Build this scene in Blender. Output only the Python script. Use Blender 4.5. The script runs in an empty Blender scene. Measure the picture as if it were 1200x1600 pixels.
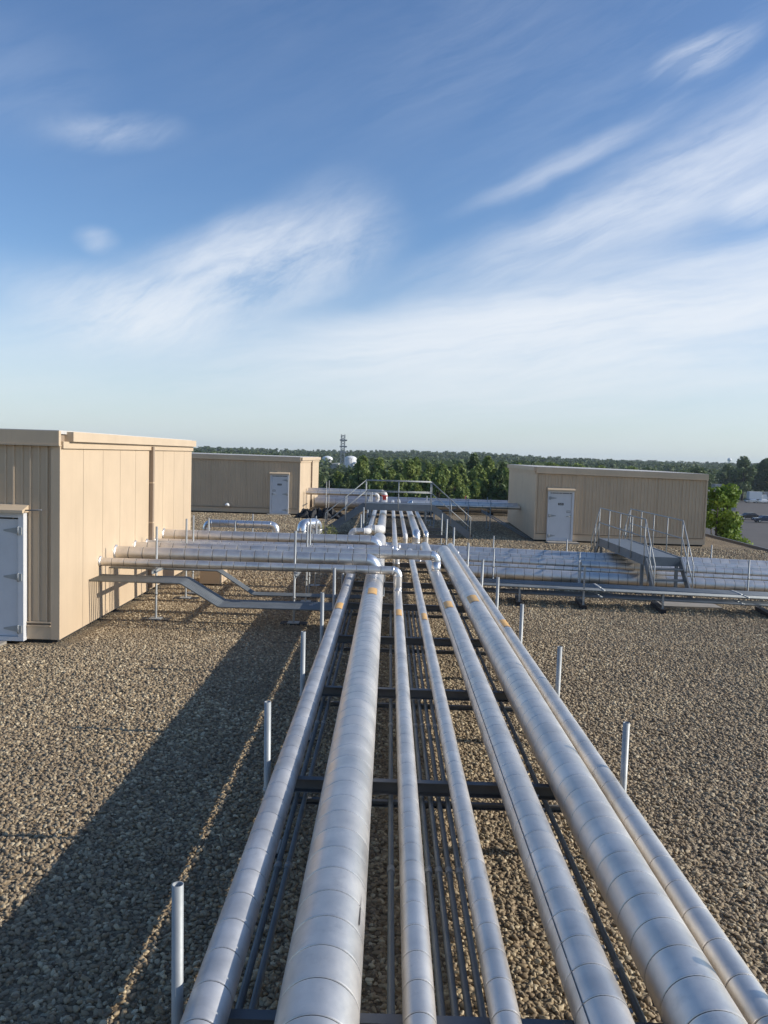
import bpy, math, random
import numpy as np
from mathutils import Vector, Matrix, Quaternion
random.seed(7); RNG = np.random.default_rng(7)
sc = bpy.context.scene; COL = sc.collection
R = math.radians

# ------------------------------------------------------------------ camera
cam_d = bpy.data.cameras.new('camera'); cam = bpy.data.objects.new('camera', cam_d); COL.objects.link(cam)
cam_d.sensor_fit = 'VERTICAL'; cam_d.sensor_height = 36; cam_d.sensor_width = 27
cam_d.lens = 1290 / 1600 * 36; cam_d.clip_start = .05; cam_d.clip_end = 12000
cam.matrix_world = Matrix.Translation((0, 0, 3.3)) @ Matrix.Rotation(0.005665, 4, 'Z') @ Matrix.Rotation(math.pi/2 - 0.06908, 4, 'X') @ Matrix.Rotation(.03, 4, 'Z')
sc.camera = cam
sc.view_settings.view_transform = 'Standard'; sc.view_settings.look = 'None'
sc.view_settings.exposure = .04; sc.view_settings.gamma = 1
sc.cycles.use_denoising = True; sc.cycles.max_bounces = 6

# ------------------------------------------------------------------ node helpers
class NT:
    def __init__(s, tree): s.t = tree; s.n = tree.nodes; s.l = tree.links
    def new(s, typ, **kw):
        n = s.n.new(typ)
        for k, v in kw.items(): setattr(n, k, v)
        return n
    def put(s, sock, v):
        if v is None: return
        if isinstance(v, bpy.types.NodeSocket): s.l.new(v, sock)
        else: sock.default_value = v
    def math(s, op, a, b=None, c=None, clamp=False):
        n = s.new('ShaderNodeMath', operation=op, use_clamp=clamp)
        s.put(n.inputs[0], a); s.put(n.inputs[1], b); s.put(n.inputs[2], c); return n.outputs[0]
    def vmath(s, op, a, b=None):
        n = s.new('ShaderNodeVectorMath', operation=op); s.put(n.inputs[0], a); s.put(n.inputs[1], b)
        return n.outputs['Value'] if op in ('LENGTH', 'DOT_PRODUCT') else n.outputs[0]
    def noise(s, vec, scale, detail=4, rough=.55, dist=0.0, out=0):
        n = s.new('ShaderNodeTexNoise'); s.put(n.inputs['Vector'], vec)
        n.inputs['Scale'].default_value = scale; n.inputs['Detail'].default_value = detail
        n.inputs['Roughness'].default_value = rough; n.inputs['Distortion'].default_value = dist
        return n.outputs[out]
    def mapping(s, vec, loc=(0, 0, 0), rot=(0, 0, 0), scale=(1, 1, 1), typ='POINT'):
        n = s.new('ShaderNodeMapping', vector_type=typ); s.put(n.inputs[0], vec)
        n.inputs[1].default_value = loc; n.inputs[2].default_value = rot; n.inputs[3].default_value = scale
        return n.outputs[0]
    def ramp(s, f, stops, interp='LINEAR'):
        n = s.new('ShaderNodeValToRGB'); e = n.color_ramp.elements; n.color_ramp.interpolation = interp
        while len(e) < len(stops): e.new(.5)
        for el, (p, c) in zip(e, stops):
            el.position = p; el.color = (c, c, c, 1) if isinstance(c, (int, float)) else (*c, 1)
        s.put(n.inputs[0], f); return n.outputs[0]
    def mix(s, f, a, b, typ='MIX'):
        n = s.new('ShaderNodeMix', data_type='RGBA', blend_type=typ)
        s.put(n.inputs[0], f); s.put(n.inputs[6], (*a, 1) if isinstance(a, tuple) else a); s.put(n.inputs[7], (*b, 1) if isinstance(b, tuple) else b)
        return n.outputs[2]
    def rng(s, v, a, b, c, d, smooth=False):
        n = s.new('ShaderNodeMapRange'); n.clamp = True
        if smooth: n.interpolation_type = 'SMOOTHSTEP'
        s.put(n.inputs[0], v)
        for i, q in enumerate((a, b, c, d)): n.inputs[i+1].default_value = q
        return n.outputs[0]

# ------------------------------------------------------------------ world: clear evening-side sky with cirrus
SUN_AZ = 92.0      # degrees clockwise from +Y (the pipe run's direction)
SUN_EL = 24.7
world = bpy.data.worlds.new('World'); sc.world = world; world.use_nodes = True
w = NT(world.node_tree); w.n.clear()
sky = w.new('ShaderNodeTexSky'); sky.sky_type = 'NISHITA'; sky.sun_disc = False
sky.sun_elevation = R(SUN_EL); sky.sun_rotation = R(SUN_AZ); sky.altitude = 300
sky.air_density = 1.1; sky.dust_density = 0.4; sky.ozone_density = 2.0
tc = w.new('ShaderNodeTexCoord'); sep = w.new('ShaderNodeSeparateXYZ'); w.l.new(tc.outputs['Generated'], sep.inputs[0])
az = w.math('ARCTAN2', sep.outputs[0], sep.outputs[1]); el = w.math('ARCSINE', sep.outputs[2])
comb = w.new('ShaderNodeCombineXYZ'); w.l.new(az, comb.inputs[0]); w.l.new(el, comb.inputs[1]); ae = comb.outputs[0]
warp = w.noise(ae, 5.0, 4, .6, 0, 1)
wv = w.vmath('SCALE', w.vmath('SUBTRACT', warp, (.5, .5, .5))); wv.node.inputs[3].default_value = .035
aew = w.vmath('ADD', ae, wv)
def blob(px, py, halflen, halfwid, ang):
    a = math.atan((px-610)/1290); e = math.atan((711 + .03*(px-610) - py)/1290*math.cos(a))
    v = w.mapping(aew, loc=(a, e, 0), rot=(0, 0, R(ang)), scale=(halflen/1290, halfwid/1290, 1), typ='TEXTURE')
    return w.rng(w.vmath('LENGTH', v), 1.0, .05, 0, 1, True)
st1 = w.noise(w.mapping(aew, rot=(0, 0, R(21)), scale=(1/2.4, 1/17, 1), typ='TEXTURE'), 1.4, 9, .68, .25)
st2 = w.noise(w.mapping(aew, rot=(0, 0, R(34)), scale=(1/4, 1/13, 1), typ='TEXTURE'), 1.7, 9, .7, .5)
st3 = w.noise(w.mapping(aew, rot=(0, 0, R(8)), scale=(1/1.6, 1/13, 1), typ='TEXTURE'), 1.5, 9, .66, .3)
s1 = w.rng(st1, .38, .64, 0, 1); s2 = w.rng(st2, .36, .64, 0, 1); s3 = w.rng(st3, .36, .60, .05, 1)
def msum(lst):
    o = lst[0]
    for q in lst[1:]: o = w.math('ADD', o, q)
    return o
def mul(a, b): return w.math('MULTIPLY', a, b)
gB = msum([mul(blob(1080, 280, 480, 95, 26), .95), mul(blob(870, 262, 230, 24, 22), .4), mul(blob(800, 395, 300, 60, 18), .45)])
gA = msum([mul(blob(330, 455, 360, 105, 18), .95), mul(blob(170, 480, 230, 70, -5), .45), mul(blob(490, 385, 170, 110, 30), .45), mul(blob(175, 222, 130, 34, 8), .38), mul(blob(150, 382, 40, 24, 0), .5), mul(blob(30, 150, 170, 110, 0), .10), mul(blob(380, 400, 130, 75, 25), .5), mul(blob(215, 495, 170, 45, 12), .4)])
gC = msum([mul(blob(1010, 500, 640, 125, 9), 1.35), mul(blob(1250, 470, 520, 130, 6), .5), mul(blob(650, 530, 460, 70, 8), .8), mul(blob(900, 610, 700, 80, 2), .5)])
gE = msum([mul(blob(1062, 108, 95, 34, 14), .8), mul(blob(1172, 322, 85, 36, 12), 1.0), mul(blob(740, 60, 260, 110, 35), .07), mul(blob(1010, 130, 380, 180, 25), .08)])
lowv = w.math('POWER', w.rng(el, .24, -.02, 0, 1, True), 1.15)
gD = mul(lowv, w.rng(st3, .3, .6, .62, 1.0))
gen = mul(w.rng(w.noise(tc.outputs['Generated'], 1.6, 3, .5), .50, .8, 0, .45), s1)       # loose cirrus over the rest of the sky
cl = msum([mul(gB, w.math('ADD', mul(s1, .55), .34)), mul(gA, w.math('ADD', mul(s2, .55), w.math('ADD', mul(s1, .28), .14))), mul(gC, w.math('ADD', mul(s3, .62), .33)), mul(gE, w.math('ADD', mul(s1, .8), .15)), mul(gD, .93), mul(gen, .10)])
cl = w.math('MULTIPLY', w.math('SUBTRACT', 1.0, w.math('POWER', 2.718, w.math('MULTIPLY', cl, -1.35))), 1.0, clamp=True)
bg1 = w.new('ShaderNodeBackground'); bg1.inputs[1].default_value = .115
tint = w.mix(1.0, sky.outputs[0], (.84, 1.01, 1.25), 'MULTIPLY'); w.l.new(tint, bg1.inputs[0])
bg2 = w.new('ShaderNodeBackground'); bg2.inputs[1].default_value = 1.12
ccol = w.ramp(w.rng(el, 0, .35, 0, 1), [(0, (.58, .655, .71)), (.35, (.75, .79, .835)), (1, (.72, .77, .86))]); w.l.new(ccol, bg2.inputs[0])
mxs = w.new('ShaderNodeMixShader'); w.l.new(cl, mxs.inputs[0]); w.l.new(bg1.outputs[0], mxs.inputs[1]); w.l.new(bg2.outputs[0], mxs.inputs[2])
wo = w.new('ShaderNodeOutputWorld'); w.l.new(mxs.outputs[0], wo.inputs[0])

sun_d = bpy.data.lights.new('sun', 'SUN'); sun_d.energy = 5.0; sun_d.angle = R(.5); sun_d.color = (1.0, .94, .85)
sun = bpy.data.objects.new('sun', sun_d); COL.objects.link(sun)
_a, _e = R(SUN_AZ), R(SUN_EL)
SUNV = Vector((math.sin(_a)*math.cos(_e), math.cos(_a)*math.cos(_e), math.sin(_e)))
sun.rotation_euler = SUNV.to_track_quat('Z', 'Y').to_euler(); sun.location = (30, 0, 30)

# ------------------------------------------------------------------ materials
def material(name, build):
    m = bpy.data.materials.new(name); m.use_nodes = True; t = NT(m.node_tree)
    p = m.node_tree.nodes['Principled BSDF']; build(t, p); return m
def bump(t, p, h, strength, dist=.01):
    b = t.new('ShaderNodeBump'); b.inputs['Strength'].default_value = strength; b.inputs['Distance'].default_value = dist
    t.put(b.inputs['Height'], h); t.l.new(b.outputs[0], p.inputs['Normal'])
def objco(t): return t.new('ShaderNodeTexCoord').outputs['Object']
def rnd(t): return t.new('ShaderNodeObjectInfo').outputs['Random']
def worldpos(t): return t.new('ShaderNodeNewGeometry').outputs['Position']

def metal(name, col, rough, spread=.12, dirt=.25, metallic=.92):
    def b(t, p):
        co = worldpos(t)
        n1 = t.noise(co, 3.2, 5, .6); n2 = t.noise(co, 38, 3, .6); r = rnd(t)
        dark = tuple(c*(1-dirt) for c in col)
        c = t.mix(t.rng(n1, .32, .68, 0, 1), dark, col)
        stn = t.noise(t.mapping(co, scale=(5, 5, 1.2)), 2.3, 6, .7); c = t.mix(t.rng(stn, .56, .72, 0, .45), c, tuple(q*.62 for q in col))
        c = t.mix(t.rng(r, 0, 1, 0, spread*2), c, tuple(q*.78 for q in col))
        p.inputs['Metallic'].default_value = metallic; t.put(p.inputs['Base Color'], c)
        rr = t.math('ADD', t.math('MULTIPLY', n2, .12), t.math('ADD', t.math('MULTIPLY', n1, .14), t.math('ADD', t.math('MULTIPLY', r, .08), rough-.16)))
        t.put(p.inputs['Roughness'], rr)
        bump(t, p, t.math('ADD', t.noise(co, 6, 2, .5), t.math('MULTIPLY', t.noise(co, 26, 2, .5), .22)), .22, .012)
    return material(name, b)
def paint(name, col, rough=.5, var=.12, scale=4, metallic=0, bmp=0.0):
    def b(t, p):
        co = worldpos(t); n = t.noise(co, scale, 5, .6); n2 = t.noise(co, scale*9, 3, .6)
        f = t.rng(t.math('ADD', t.math('MULTIPLY', n, .7), t.math('MULTIPLY', n2, .3)), .35, .65, 0, 1)
        c = t.mix(f, tuple(q*(1-var) for q in col), tuple(min(1, q*(1+var*.6)) for q in col))
        c = t.mix(t.rng(rnd(t), 0, 1, 0, .25), c, tuple(q*.88 for q in col))
        t.put(p.inputs['Base Color'], c); p.inputs['Roughness'].default_value = rough; p.inputs['Metallic'].default_value = metallic
        if bmp: bump(t, p, n2, bmp, .005)
    return material(name, b)

M = {}
M['alu'] = metal('aluminium_jacket', (.87, .815, .74), .44, metallic=.92)
M['alu_old'] = metal('weathered_aluminium', (.74, .72, .69), .52, dirt=.35, metallic=.75)
M['alu_bright'] = metal('bright_aluminium', (.90, .88, .85), .30, dirt=.12)
M['white_jacket'] = paint('white_pvc_jacket', (.72, .70, .66), .4, .1)
M['core'] = paint('dark_joint', (.13, .13, .135), .7)
M['galv'] = metal('galvanised_steel', (.42, .435, .43), .58, metallic=.45)
M['galv_dark'] = metal('weathered_channel', (.19, .195, .20), .6, metallic=.4)
M['conduit'] = metal('conduit_steel', (.26, .28, .285), .58, metallic=.5)
M['stair'] = paint('grey_painted_steel', (.18, .20, .215), .5, .15, 5, .3)
def _clad(name, col):
    def b(t, p):
        co = worldpos(t); n = t.noise(co, 1.1, 4, .6); run = t.noise(t.mapping(co, scale=(9, 9, .35)), 1.0, 5, .65); fine = t.noise(co, 30, 3, .6)
        c = t.mix(t.rng(n, .35, .65, 0, 1), tuple(q*.93 for q in col), tuple(q*1.03 for q in col))
        c = t.mix(t.rng(run, .52, .75, 0, .30), c, tuple(q*f for q, f in zip(col, (.70, .66, .60))))
        c = t.mix(t.rng(rnd(t), 0, 1, 0, .35), c, tuple(q*.90 for q in col))
        t.put(p.inputs['Base Color'], c); p.inputs['Roughness'].default_value = .5
        bump(t, p, t.math('ADD', t.noise(t.mapping(co, scale=(1, 1, .4)), 1.6, 2, .5), t.math('MULTIPLY', fine, .03)), .25, .02)
    return material(name, b)
M['tan'] = _clad('tan_cladding', (.60, .462, .31)); M['trim'] = _clad('tan_trim', (.60, .468, .32))
M['brown'] = paint('brown_cladding', (.30, .228, .165), .5, .08, 1.5)
M['dark'] = paint('dark_gap', (.03, .028, .026), .8)
M['door'] = paint('white_door_paint', (.62, .63, .64), .38, .06, 3)
M['roofmem'] = paint('pale_roof_membrane', (.55, .52, .48), .8, .15, 3)
M['rubber'] = paint('black_rubber', (.022, .022, .024), .75, .3, 8)
M['orange'] = None
M['red'] = paint('red_paint', (.55, .05, .03), .45)
M['cone'] = paint('orange_cone', (.75, .12, .03), .5)
M['plaque'] = paint('black_plaque', (.02, .02, .022), .4)
M['print'] = paint('white_print', (.75, .75, .73), .5)
M['concrete'] = paint('concrete_pad', (.32, .29, .245), .85, .2, 6, 0, .3)
M['white'] = paint('white_paint', (.78, .78, .76), .4, .05)
M['greybld'] = paint('grey_wall', (.26, .27, .28), .7, .1, .3)
M['bark'] = paint('bark', (.075, .058, .042), .9, .35, 3, 0, .5)
M['glass'] = paint('dark_glass', (.02, .025, .03), .08)
M['tyre'] = paint('tyre', (.02, .02, .02), .8)
M['carblue'] = paint('dark_blue_paint', (.02, .035, .07), .2, .05)
M['carblack'] = paint('black_paint', (.02, .02, .022), .2, .05)
M['carsilver'] = paint('silver_paint', (.5, .52, .53), .25, .05, 4, .5)
M['pipeshade'] = metal('shaded_lagging', (.46, .47, .49), .45, dirt=.2, metallic=.85)  # darker, bluer jacket: the shade on the far pipes is put into the colour
def _sticker(t, p):
    v = t.new('ShaderNodeTexVoronoi'); v.inputs['Scale'].default_value = 45; t.put(v.inputs['Vector'], objco(t))
    c = t.mix(t.rng(v.outputs['Distance'], .25, .34, 1, 0), (.74, .42, .13), (.66, .54, .34))
    t.put(p.inputs['Base Color'], c); p.inputs['Roughness'].default_value = .55
M['orange'] = material('orange_pipe_label', _sticker)
def _leafmat(name, c1, c2, c3):
    def b(t, p):
        co = worldpos(t)
        g = t.new('ShaderNodeNewGeometry').outputs['Random Per Island']
        c = t.mix(g, c1, c2); c = t.mix(t.rng(t.noise(co, .9, 3, .5), .4, .65, 0, .7), c, c3)
        c = t.mix(t.rng(rnd(t), 0, 1, 0, .35), c, tuple(q*.62 for q in c1))
        t.put(p.inputs['Base Color'], c); p.inputs['Roughness'].default_value = .6
        p.inputs['Specular IOR Level'].default_value = .25
        tr = t.new('ShaderNodeBsdfTranslucent'); t.put(tr.inputs[0], c)
        ms = t.new('ShaderNodeMixShader'); ms.inputs[0].default_value = .28
        out = [n for n in t.n if n.type == 'OUTPUT_MATERIAL'][0]
        t.l.new(p.outputs[0], ms.inputs[1]); t.l.new(tr.outputs[0], ms.inputs[2]); t.l.new(ms.outputs[0], out.inputs[0])
    return material(name, b)
M['leaf'] = _leafmat('bright_foliage', (.20, .29, .035), (.12, .20, .028), (.25, .31, .045))
M['leaf_poplar'] = _leafmat('poplar_foliage', (.22, .29, .075), (.15, .215, .06), (.28, .31, .08))
M['leaf_dark'] = _leafmat('dark_foliage', (.11, .16, .058), (.08, .125, .05), (.14, .175, .06))
M['leaf_far'] = _leafmat('far_foliage', (.105, .145, .055), (.075, .11, .05), (.14, .17, .055))
M['weed'] = _leafmat('weed_foliage', (.20, .22, .05), (.34, .32, .16), (.12, .16, .04))
def _gravel_ground(t, p):
    co = worldpos(t)
    v = t.new('ShaderNodeTexVoronoi'); v.inputs['Scale'].default_value = 32; t.put(v.inputs['Vector'], co)
    v2 = t.new('ShaderNodeTexVoronoi'); v2.inputs['Scale'].default_value = 19; t.put(v2.inputs['Vector'], t.mapping(co, loc=(3.3, 1.7, .4)))
    sepc = t.new('ShaderNodeSeparateColor'); t.l.new(v.outputs['Color'], sepc.inputs[0])
    c = t.ramp(sepc.outputs[0], GR)
    big = t.noise(co, .45, 5, .62); c = t.mix(t.rng(big, .36, .64, 0, .55), c, (.20, .15, .095))
    c = t.mix(.45, c, (.035, .028, .02)); t.put(p.inputs['Base Color'], c); p.inputs['Roughness'].default_value = .9  # dark brown mixed in: crevice shade between pebbles painted into the bed colour
    h = t.math('SUBTRACT', t.math('MULTIPLY', t.math('SUBTRACT', 1.0, v.outputs['Distance']), .7), t.math('MULTIPLY', v2.outputs['Distance'], .5))
    bump(t, p, h, 1.0, .035)
GR = [(0, (0.117, 0.078, 0.040)), (.15, (0.286, 0.199, 0.103)), (.30, (0.445, 0.325, 0.174)), (.44, (0.191, 0.131, 0.067)), (.58, (0.562, 0.427, 0.241)), (.72, (0.307, 0.238, 0.143)), (.84, (0.721, 0.572, 0.340)), (.93, (0.848, 0.708, 0.459)), (1, (0.201, 0.150, 0.095))]
M['gravel'] = material('gravel_bed', _gravel_ground)
def _pebble(t, p):
    r = rnd(t); c = t.ramp(r, GR)
    n = t.noise(objco(t), 55, 3, .6); c = t.mix(t.rng(n, .3, .7, 0, .5), c, tuple([.20, .16, .12]))
    big = t.noise(worldpos(t), .45, 5, .62); c = t.mix(t.rng(big, .36, .64, 0, .55), c, (.20, .15, .095))
    t.put(p.inputs['Base Color'], c); p.inputs['Roughness'].default_value = .75
M['pebble'] = material('pebble', _pebble)
M['grass'] = paint('field_grass', (.075, .10, .03), .9, .3, .02)
M['asphalt'] = paint('asphalt', (.10, .088, .078), .9, .18, .25)
M['annex'] = paint('annex_roof', (.17, .15, .13), .7, .2, .5)

# ------------------------------------------------------------------ mesh helpers
def tag(o, label=None, cat=None, group=None, kind=None):
    if label: o['label'] = label
    if cat: o['category'] = cat
    if group: o['group'] = group
    if kind: o['kind'] = kind
    return o
def empty(name, loc, rz=0.0):
    o = bpy.data.objects.new(name, None); COL.objects.link(o); o.location = loc; o.rotation_euler = (0, 0, rz); o.empty_display_size = .1
    return o
def link(name, me, parent=None, loc=None, rot=None):
    o = bpy.data.objects.new(name, me); COL.objects.link(o)
    if parent: o.parent = parent
    if loc is not None: o.location = loc
    if rot is not None:
        if isinstance(rot, Quaternion): o.rotation_mode = 'QUATERNION'; o.rotation_quaternion = rot
        else: o.rotation_euler = rot
    return o
class MB:
    def __init__(s): s.v = []; s.f = []; s.sm = []
    def add(s, vs, fs, smooth=False):
        b = len(s.v); s.v += [tuple(q) for q in vs]
        for f in fs: s.f.append(tuple(b+i for i in f)); s.sm.append(smooth)
        return s
    def box(s, a, b, M4=None):
        (x0, y0, z0), (x1, y1, z1) = a, b
        vs = [(x0,y0,z0),(x1,y0,z0),(x1,y1,z0),(x0,y1,z0),(x0,y0,z1),(x1,y0,z1),(x1,y1,z1),(x0,y1,z1)]
        if M4: vs = [M4 @ Vector(q) for q in vs]
        return s.add(vs, [(0,3,2,1),(4,5,6,7),(0,1,5,4),(1,2,6,5),(2,3,7,6),(3,0,4,7)])
    def bar(s, p, q, wd, ht, up=(0, 0, 1)):
        p, q = Vector(p), Vector(q); d = (q-p).normalized(); u = Vector(up); r = d.cross(u).normalized(); u = r.cross(d)
        vs = []
        for c in (p, q):
            for a, b in ((-1,-1),(1,-1),(1,1),(-1,1)): vs.append(c + r*a*wd/2 + u*b*ht/2)
        return s.add(vs, [(0,3,2,1),(4,5,6,7),(0,1,5,4),(1,2,6,5),(2,3,7,6),(3,0,4,7)])
    def tube(s, path, r, n=12, cap=True, smooth=True):
        pts = [Vector(q) for q in path]; k = len(pts); rs = r if isinstance(r, (list, tuple)) else [r]*k
        tans = []
        for i in range(k):
            a = pts[max(0, i-1)]; b = pts[min(k-1, i+1)]; t = (b-a).normalized()
            if 0 < i < k-1:
                t = ((pts[i]-a).normalized() + (b-pts[i]).normalized()).normalized()
            tans.append(t)
        ref = Vector((0, 0, 1)) if abs(tans[0].z) < .9 else Vector((1, 0, 0))
        x = tans[0].cross(ref).normalized(); vs = []
        for i in range(k):
            if i: q = tans[i-1].rotation_difference(tans[i]); x = q @ x
            x = (x - tans[i]*x.dot(tans[i])).normalized(); y = tans[i].cross(x)
            sc_ = 1.0
            for j in range(n):
                a = 2*math.pi*j/n; vs.append(pts[i] + (x*math.cos(a)+y*math.sin(a))*rs[i]*sc_)
        fs = [(i*n+j, i*n+(j+1) % n, (i+1)*n+(j+1) % n, (i+1)*n+j) for i in range(k-1) for j in range(n)]
        s.add(vs, fs, smooth)
        if cap:
            b = len(s.v)-k*n
            s.f.append(tuple(b+j for j in reversed(range(n)))); s.sm.append(False)
            s.f.append(tuple(b+(k-1)*n+j for j in range(n))); s.sm.append(False)
        return s
    def lathe(s, prof, n=16, axis='z', centre=(0, 0, 0), smooth=True, cap=True):
        vs = []
        for (r, h) in prof:
            for j in range(n):
                a = 2*math.pi*j/n; p = (r*math.cos(a), r*math.sin(a), h)
                if axis == 'x': p = (h, p[0], p[1])
                if axis == 'y': p = (p[1], h, p[0])
                vs.append((p[0]+centre[0], p[1]+centre[1], p[2]+centre[2]))
        k = len(prof)
        fs = [(i*n+j, i*n+(j+1) % n, (i+1)*n+(j+1) % n, (i+1)*n+j) for i in range(k-1) for j in range(n)]
        s.add(vs, fs, smooth)
        if cap:
            b = len(s.v)-k*n
            s.f.append(tuple(b+j for j in reversed(range(n)))); s.sm.append(False)
            s.f.append(tuple(b+(k-1)*n+j for j in range(n))); s.sm.append(False)
        return s
    def mesh(s, name, mat):
        me = bpy.data.meshes.new(name); me.from_pydata([tuple(q) for q in s.v], [], s.f)
        me.polygons.foreach_set('use_smooth', s.sm)
        for m in (mat if isinstance(mat, list) else [mat]): me.materials.append(m)
        me.update(); return me
    def build(s, name, mat, parent=None, loc=None, rot=None): return link(name, s.mesh(name, mat), parent, loc, rot)

# ------------------------------------------------------------------ setting
GZ = -10.7
g = MB(); g.add([(-3000,-300,GZ),(3000,-300,GZ),(3000,4000,GZ),(-3000,4000,GZ)], [(0,1,2,3)])
tag(g.build('ground', M['grass']), kind='structure')
RX0, RX1, RY0, RY1 = -45.0, 14.8, -8.0, 58.0
rf = MB(); nx, ny = 60, 66
rf.box((RX0, RY0, GZ+.01), (RX1, RY1, -.06))
tag(rf.build('building_base', M['greybld']), kind='structure')
rf = MB(); rf.add([(RX0,RY0,0),(RX1,RY0,0),(RX1,RY1,0),(RX0,RY1,0),(RX0,RY0,-.058),(RX1,RY0,-.058),(RX1,RY1,-.058),(RX0,RY1,-.058)], [(0,1,2,3),(4,5,1,0),(5,6,2,1),(6,7,3,2),(7,4,0,3)])
roof = tag(rf.build('gravel_roof', M['gravel']), kind='structure')
e = MB(); e.box((RX1+.002, RY0, -.30), (RX1+.10, RY1, .09)); e.box((RX0, RY1+.002, -.3), (RX1+.10, RY1+.12, .16)); e.build('roof_edging', M['galv_dark'], roof)
lot = MB(); lot.add([(26,120,GZ+.05),(420,120,GZ+.05),(420,330,GZ+.05),(26,330,GZ+.05)], [(0,1,2,3)])
tag(lot.build('parking_lot', M['asphalt']), kind='structure')

# ------------------------------------------------------------------ gravel pebbles (geometry nodes, instances)
def gravel_patch(name, quads, dens, rad, seed):
    m = MB()
    for (x0, y0, x1, y1) in quads: m.add([(x0,y0,.0),(x1,y0,.0),(x1,y1,.0),(x0,y1,.0)], [(0,1,2,3)])
    o = m.build(name, M['pebble'])
    ng = bpy.data.node_groups.new(name+'_nodes', 'GeometryNodeTree')
    ng.interface.new_socket('Geometry', in_out='INPUT', socket_type='NodeSocketGeometry'); ng.interface.new_socket('Geometry', in_out='OUTPUT', socket_type='NodeSocketGeometry')
    N = ng.nodes; L = ng.links
    gi = N.new('NodeGroupInput'); go = N.new('NodeGroupOutput')
    d = N.new('GeometryNodeDistributePointsOnFaces'); d.inputs['Density'].default_value = dens; d.inputs['Seed'].default_value = seed
    L.new(gi.outputs[0], d.inputs['Mesh'])
    join = N.new('GeometryNodeJoinGeometry')
    for k in range(5):
        ico = N.new('GeometryNodeMeshIcoSphere'); ico.inputs['Radius'].default_value = 1; ico.inputs['Subdivisions'].default_value = 2
        sp = N.new('GeometryNodeSetPosition'); nz = N.new('ShaderNodeTexNoise'); nz.noise_dimensions = '4D'; nz.inputs['W'].default_value = k*7.3+seed; nz.inputs['Scale'].default_value = .9; nz.inputs['Detail'].default_value = 2
        ps = N.new('GeometryNodeInputPosition'); vm = N.new('ShaderNodeVectorMath'); vm.operation = 'SUBTRACT'; vm.inputs[1].default_value = (.5,.5,.5)
        vs = N.new('ShaderNodeVectorMath'); vs.operation = 'SCALE'; vs.inputs[3].default_value = 1.7
        L.new(ps.outputs[0], nz.inputs['Vector']); L.new(nz.outputs['Color'], vm.inputs[0]); L.new(vm.outputs[0], vs.inputs[0])
        L.new(ico.outputs[0], sp.inputs[0]); L.new(vs.outputs[0], sp.inputs['Offset'])
        tr = N.new('GeometryNodeTransform'); L.new(sp.outputs[0], tr.inputs[0]); tr.inputs['Scale'].default_value = (1.0+.12*k, .85-.04*k, .74)
        smn = N.new('GeometryNodeSetShadeSmooth'); L.new(tr.outputs[0], smn.inputs[0])
        mt = N.new('GeometryNodeSetMaterial'); mt.inputs['Material'].default_value = M['pebble']; L.new(smn.outputs[0], mt.inputs[0])
        g2i = N.new('GeometryNodeGeometryToInstance'); L.new(mt.outputs[0], g2i.inputs[0]); L.new(g2i.outputs[0], join.inputs[0])
    ip = N.new('GeometryNodeInstanceOnPoints'); ip.inputs['Pick Instance'].default_value = True
    L.new(d.outputs['Points'], ip.inputs['Points']); L.new(join.outputs[0], ip.inputs['Instance'])
    ri = N.new('FunctionNodeRandomValue'); ri.data_type = 'INT'
    for s_ in ri.inputs:
        if s_.enabled and s_.name == 'Min': s_.default_value = 0
        if s_.enabled and s_.name == 'Max': s_.default_value = 4
    L.new([q for q in ri.outputs if q.enabled][0], ip.inputs['Instance Index'])
    rr = N.new('FunctionNodeRandomValue'); rr.data_type = 'FLOAT_VECTOR'; rr.inputs[0].default_value = (-.5, -.5, 0); rr.inputs[1].default_value = (.5, .5, 6.283)
    L.new(rr.outputs[0], ip.inputs['Rotation'])
    rs = N.new('FunctionNodeRandomValue'); rs.data_type = 'FLOAT'
    for s_ in rs.inputs:
        if s_.enabled and s_.name == 'Min': s_.default_value = rad*.5
        if s_.enabled and s_.name == 'Max': s_.default_value = rad*1.5
    L.new([q for q in rs.outputs if q.enabled][0], ip.inputs['Scale'])
    tl = N.new('GeometryNodeTranslateInstances'); tl.inputs['Local Space'].default_value = False
    rt = N.new('FunctionNodeRandomValue'); rt.data_type = 'FLOAT_VECTOR'; rt.inputs[0].default_value = (0, 0, -rad*.75); rt.inputs[1].default_value = (0, 0, rad*.5)
    L.new(ip.outputs[0], tl.inputs[0]); L.new(rt.outputs[0], tl.inputs['Translation'])
    L.new(tl.outputs[0], go.inputs[0])
    md = o.modifiers.new('pebbles', 'NODES'); md.node_group = ng
    return o
tag(gravel_patch('gravel', [(-5.2,1.5,6.5,9.0)], 1450, .0172, 3), 'loose tan and grey pebbles around the pipe rack', 'gravel', kind='stuff')
tag(gravel_patch('gravel', [(-7.5,9.0,9.5,13.3),(-5.2,13.3,10.5,20.0)], 1250, .0168, 5), 'loose tan pebbles around the side pipes and stairs', 'gravel', kind='stuff')
tag(gravel_patch('gravel', [(-4.9,20.0,14.7,32.3),(-14,22.9,-4.9,32.3),(-14,32.3,5.6,43.0)], 400, .0245, 9), 'loose pale pebbles on the far part of the roof', 'gravel', kind='stuff')

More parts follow.
